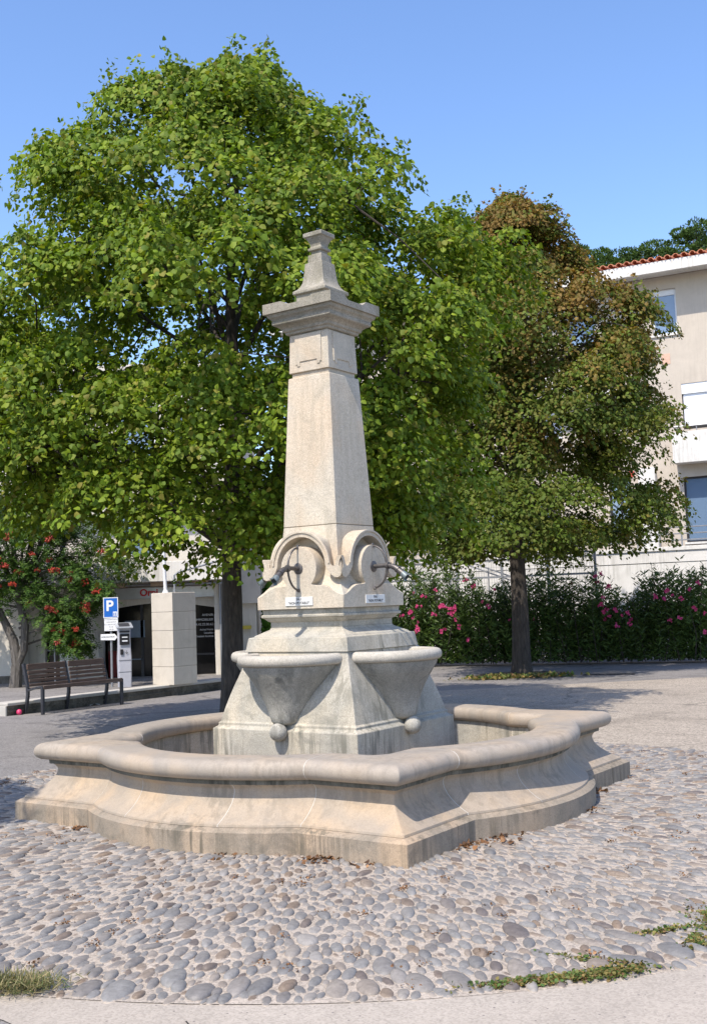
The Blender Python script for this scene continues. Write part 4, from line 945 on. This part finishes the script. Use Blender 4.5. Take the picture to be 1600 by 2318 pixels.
# ------------------------------------------------------------------ bench
bA=Vector((-5.39,17.93,0)); bB=Vector((-4.40,19.31,0)); BLn=(bB-bA).length; brz=math.atan2(bB.y-bA.y,bB.x-bA.x)
BE=thing('park_bench','long steel framed bench with weathered brown slats in front of the kerb wall','bench',tuple(bA),brz)
dep=-.42
for i,x in enumerate((.02,BLn/2,BLn-.02)):
    mb=MB()
    def rib(pts,w): 
        for a,c in zip(pts[:-1],pts[1:]): mb.bar((x,a[0],a[1]),(x,c[0],c[1]),.045,w)
    rear=[(.02,0),(-.02,.15),(-.055,.30),(-.05,.42),(.0,.60),(.05,.80)]
    rib(rear,.05)
    if i!=1: rib([(dep,0),(dep,.44)],.05)
    rib([(dep,.435),(dep+.12,.425),(dep+.25,.40),(-.05,.37)],.035)
    mb.build('leg_frame',M_steel,BE,False,.004)
for half in range(2):
    x0=.05+half*(BLn/2-.01); x1=x0+BLn/2-.08
    mb=MB()
    for z,y,h_ in ((.745,.02,.095),(.655,.0,.055),(.59,-.015,.05),(.525,-.03,.05),(.455,-.04,.045)): mb.box(x0,x1,y-.03,y-.005,z-h_/2,z+h_/2)
    mb.build('back_slats',M_wood,BE,False,.004)
mb=MB()
for k in range(5): y=dep+.03+k*.078; mb.box(.05,BLn-.05,y-.03,y+.03,.415-.008*k,.450-.008*k)
mb.box(.02,BLn-.02,dep-.03,dep-.005,.395,.455); mb.build('seat_slats',M_wood,BE,False,.004)

# ------------------------------------------------------------------ small things
o=MB(); o.sphere((0,0,.045),.045,16,10); bl=tag(o.build('ball',plain('pink_rubber',(.75,.06,.18),.4,0,.4,25),None,True),'small pink ball lying at the foot of the bench','ball'); bl.location=(-5.45,17.82,0)
def paper(x,y,rz,s,label):
    mb=MB(); n=5; vs=[(i/n*s-s/2,j/n*s-s/2,.012+.05*s*math.sin(i*1.9+j)+.25*s*abs(math.sin(i*1.1+rz))*(j/n)) for j in range(n+1) for i in range(n+1)]
    b=mb.vv(vs); mb.ff(b,[(j*(n+1)+i,j*(n+1)+i+1,(j+1)*(n+1)+i+1,(j+1)*(n+1)+i) for j in range(n) for i in range(n)])
    o=mb.build('paper_scrap',M_white); o.location=(x,y,0); o.rotation_euler=(0,0,rz); tag(o,label,'litter',group='paper scraps under the bench')
paper(-4.62,19.05,.4,.10,'larger crumpled white paper scrap under the bench'); paper(-4.50,19.12,1.4,.075,'smaller crumpled paper scrap right of the larger one under the bench')

# hatchback at the left edge, only its rear corner in view
CA=thing('parked_car','dark grey parked car whose rear corner enters at the left edge','car',(-10.08,25.0,.05),R(0))
prof=[(-2.0,.35),(-1.95,.62),(-1.5,.80),(-.9,.90),(-.35,1.30),(.9,1.36),(1.65,1.08),(1.95,.92),(2.02,.70),(2.06,.50),(2.0,.28)]
mb=MB(); rings=[]
for y,s_ in ((-.84,.96),(-.78,1.0),(.78,1.0),(.84,.96)): rings.append([(x*(.995 if abs(y)>.8 else 1),y*(1-.16*max(0,(z-.85)/.5)),z) for x,z in prof])
mb.loft(rings); mb.build('body',plain('dark_grey_paint',(.06,.065,.07),.3,.4,.05,4,0),CA,True,.03,3,40)
mb=MB(); mb.box(1.9,2.09,-.80,.80,.30,.50); mb.build('bumper',M_steel,CA,False,.04,3)
for y in (-.72,.72):
    mb=MB(); mb.box(1.86,2.05,y-.12,y+.12,.62,.90); mb.build('tail_light',M_red,CA,False,.03)
for x in (-1.25,1.3):
    for y in (-.86,.70):
        mb=MB(); mb.T=Matrix.Translation((x,y,.30))@Matrix.Rotation(-PI/2,4,'X'); mb.lathe([(0,.24),(.02,.30),(.14,.30),(.16,.24)]); wl=mb.build('wheel',M_black,CA,True)
        mb=MB(); mb.T=Matrix.Translation((x,y-.005,.30))@Matrix.Rotation(-PI/2,4,'X'); mb.lathe([(0,.17),(.17,.17)]); mb.build('rim',M_alu,wl,True)
mb=MB(); b=mb.vv([(-.85,-.80,.93),(-.35,-.77,1.25),(.85,-.77,1.30),(1.35,-.80,1.08),(1.3,-.83,.93)]); mb.ff(b,[(4,3,2,1,0)]); mb.build('side_window',M_glassd,CA)

# tree pit ring and weeds round the browning linden
mb=MB(); n=40; mb.loft([[(3.28+r*math.cos(2*PI*i/n),22.5+r*math.sin(2*PI*i/n),z) for i in range(n)] for r,z in ((1.02,0),(1.02,.02),(.92,.02),(.92,-.01))],False,False)
tag(mb.build('tree_pit_ring',M_kerb),'low round edging in the paving at the foot of the browning linden','edging')
mb=MB(); n=30; mb.lathe([(.004,.9),(.012,.9)],3.28,22.5,30); struct(mb.build('soil',plain('brown_soil',(.10,.07,.05),.95,0,.4,8,.4)))
def scatter(name,n,cx,cy,rx,ry,z,size,mat,shape,label,cat,up=1.0,seed=1,lay=0.3,rot=0):
    r_=np.random.default_rng(seed); a=r_.normal(0,.45,n)*rx; b=r_.normal(0,.45,n)*ry; x=cx+a*math.cos(rot)-b*math.sin(rot); y=cy+a*math.sin(rot)+b*math.cos(rot)
    p=np.stack([x,y,z+r_.uniform(0,1,n)*size*.3],1); t=r_.normal(0,1,(n,3)); t[:,2]=np.abs(t[:,2])*up
    o=leaves(name,p,np.cross(t,r_.normal(0,1,(n,3)))*(1-lay)+np.array([0,0,lay]),t,r_.uniform(.5,1.1,n)*size,mat,None,shape)
    return tag(o,label,cat,kind='stuff')
scatter('weeds',900,3.05,21.75,.95,.20,.02,.09,M_weed,LEAF,'green and yellow weeds round the foot of the browning linden','weeds',1,3,.4)
def gw(name,spots,size,mat,shape,label,cat,seed,up=1,lay=.3):
    r_=np.random.default_rng(seed); P_=[]
    for (cx,cy,rx,ry,n,rot) in spots:
        a=r_.normal(0,.5,n)*rx; b=r_.normal(0,.5,n)*ry; P_.append(np.stack([cx+a*math.cos(rot)-b*math.sin(rot),cy+a*math.sin(rot)+b*math.cos(rot),.012+r_.uniform(0,1,n)*size*.9],1))
    p=np.concatenate(P_); n=len(p); t=r_.normal(0,1,(n,3)); t[:,2]=np.abs(t[:,2])*up
    return tag(leaves(name,p,np.cross(t,r_.normal(0,1,(n,3)))*(1-lay)+np.array([0,0,lay]),t,r_.uniform(.5,1.1,n)*size,mat,None,shape),label,cat,kind='stuff')
gw('creeping_weeds',[(.75,4.70,.28,.04,1100,.16),(.98,4.76,.16,.05,1100,.2),(.58,4.66,.14,.015,250,.05),(1.0,4.92,.25,.02,200,-.5),(1.52,5.18,.16,.05,700,.9),(1.42,5.32,.2,.03,250,.3),(1.66,5.45,.08,.2,500,0)],.018,M_weed,LEAF,'green and rust creeping weeds along the concrete edge at bottom right','weeds',4,.4)
gw('grass_tuft',[(-1.44,4.80,.15,.07,800,.1),(-1.62,4.83,.2,.06,900,0)],.055,M_grass,BLADE*np.array([.5,1,1]),'dry grass tuft at the cobble edge at bottom left','grass',6,1.6,.0)
# brown crumbs between stones and leaves against the basin
r_=np.random.default_rng(31); P_=[]
for _ in range(230):
    a=r_.uniform(0,2*PI); q=CR*math.sqrt(r_.uniform(.25,1)); c=np.array([CC[0]+q*math.cos(a),CC[1]+q*math.sin(a)])
    if np.hypot(*(c-np.array([FC.x,FC.y])))<1.9: continue
    m=r_.integers(6,30); P_.append(c+r_.normal(0,.022,(m,2)))
pp=np.concatenate(P_)
cE,sE=math.cos(FRZ),math.sin(FRZ)
ed=[]
for (lx,ly,n,sp) in ((1.80,-1.15,160,.06),(1.86,-.80,120,.05),(1.84,1.0,60,.05),(.6,-2.05,30,.06),(1.2,-1.88,60,.06),(1.9,-.9,80,.1),(-1.0,-1.86,25,.05),(2.05,.2,40,.06),(1.5,-1.82,30,.1)):
    ed.append(np.stack([r_.normal(lx,sp,n),r_.normal(ly,sp,n)],1))
ed=np.concatenate(ed); ed=np.stack([FC.x+ed[:,0]*cE-ed[:,1]*sE,FC.y+ed[:,0]*sE+ed[:,1]*cE],1)
al=np.concatenate([pp,ed]); n=len(al); p=np.concatenate([al,r_.uniform(.014,.03,(n,1))],1)
tag(leaves('leaf_litter',p,r_.normal(0,.5,(n,3))+np.array([0,0,1]),r_.normal(0,1,(n,3)),np.concatenate([r_.uniform(.006,.016,len(pp)),r_.uniform(.015,.04,len(ed))]),M_litter,None,LEAF),'brown leaf crumbs scattered between the cobbles and along the basin','leaf litter',kind='stuff')
# iron grates in the asphalt
mb=MB(); mb.T=Matrix.Translation((4.9,21.9,.005))@Matrix.Rotation(-.25,4,'Z'); mb.box(-.5,.5,-.12,.12,0,.012)
for i in range(14): mb.box(-.47+i*.07,-.44+i*.07,-.10,.10,.012,.016)
tag(mb.build('drain_grate',M_steel),'dark iron drain grate in the paving right of the browning linden','drain grate')
print('objects',len(bpy.data.objects))
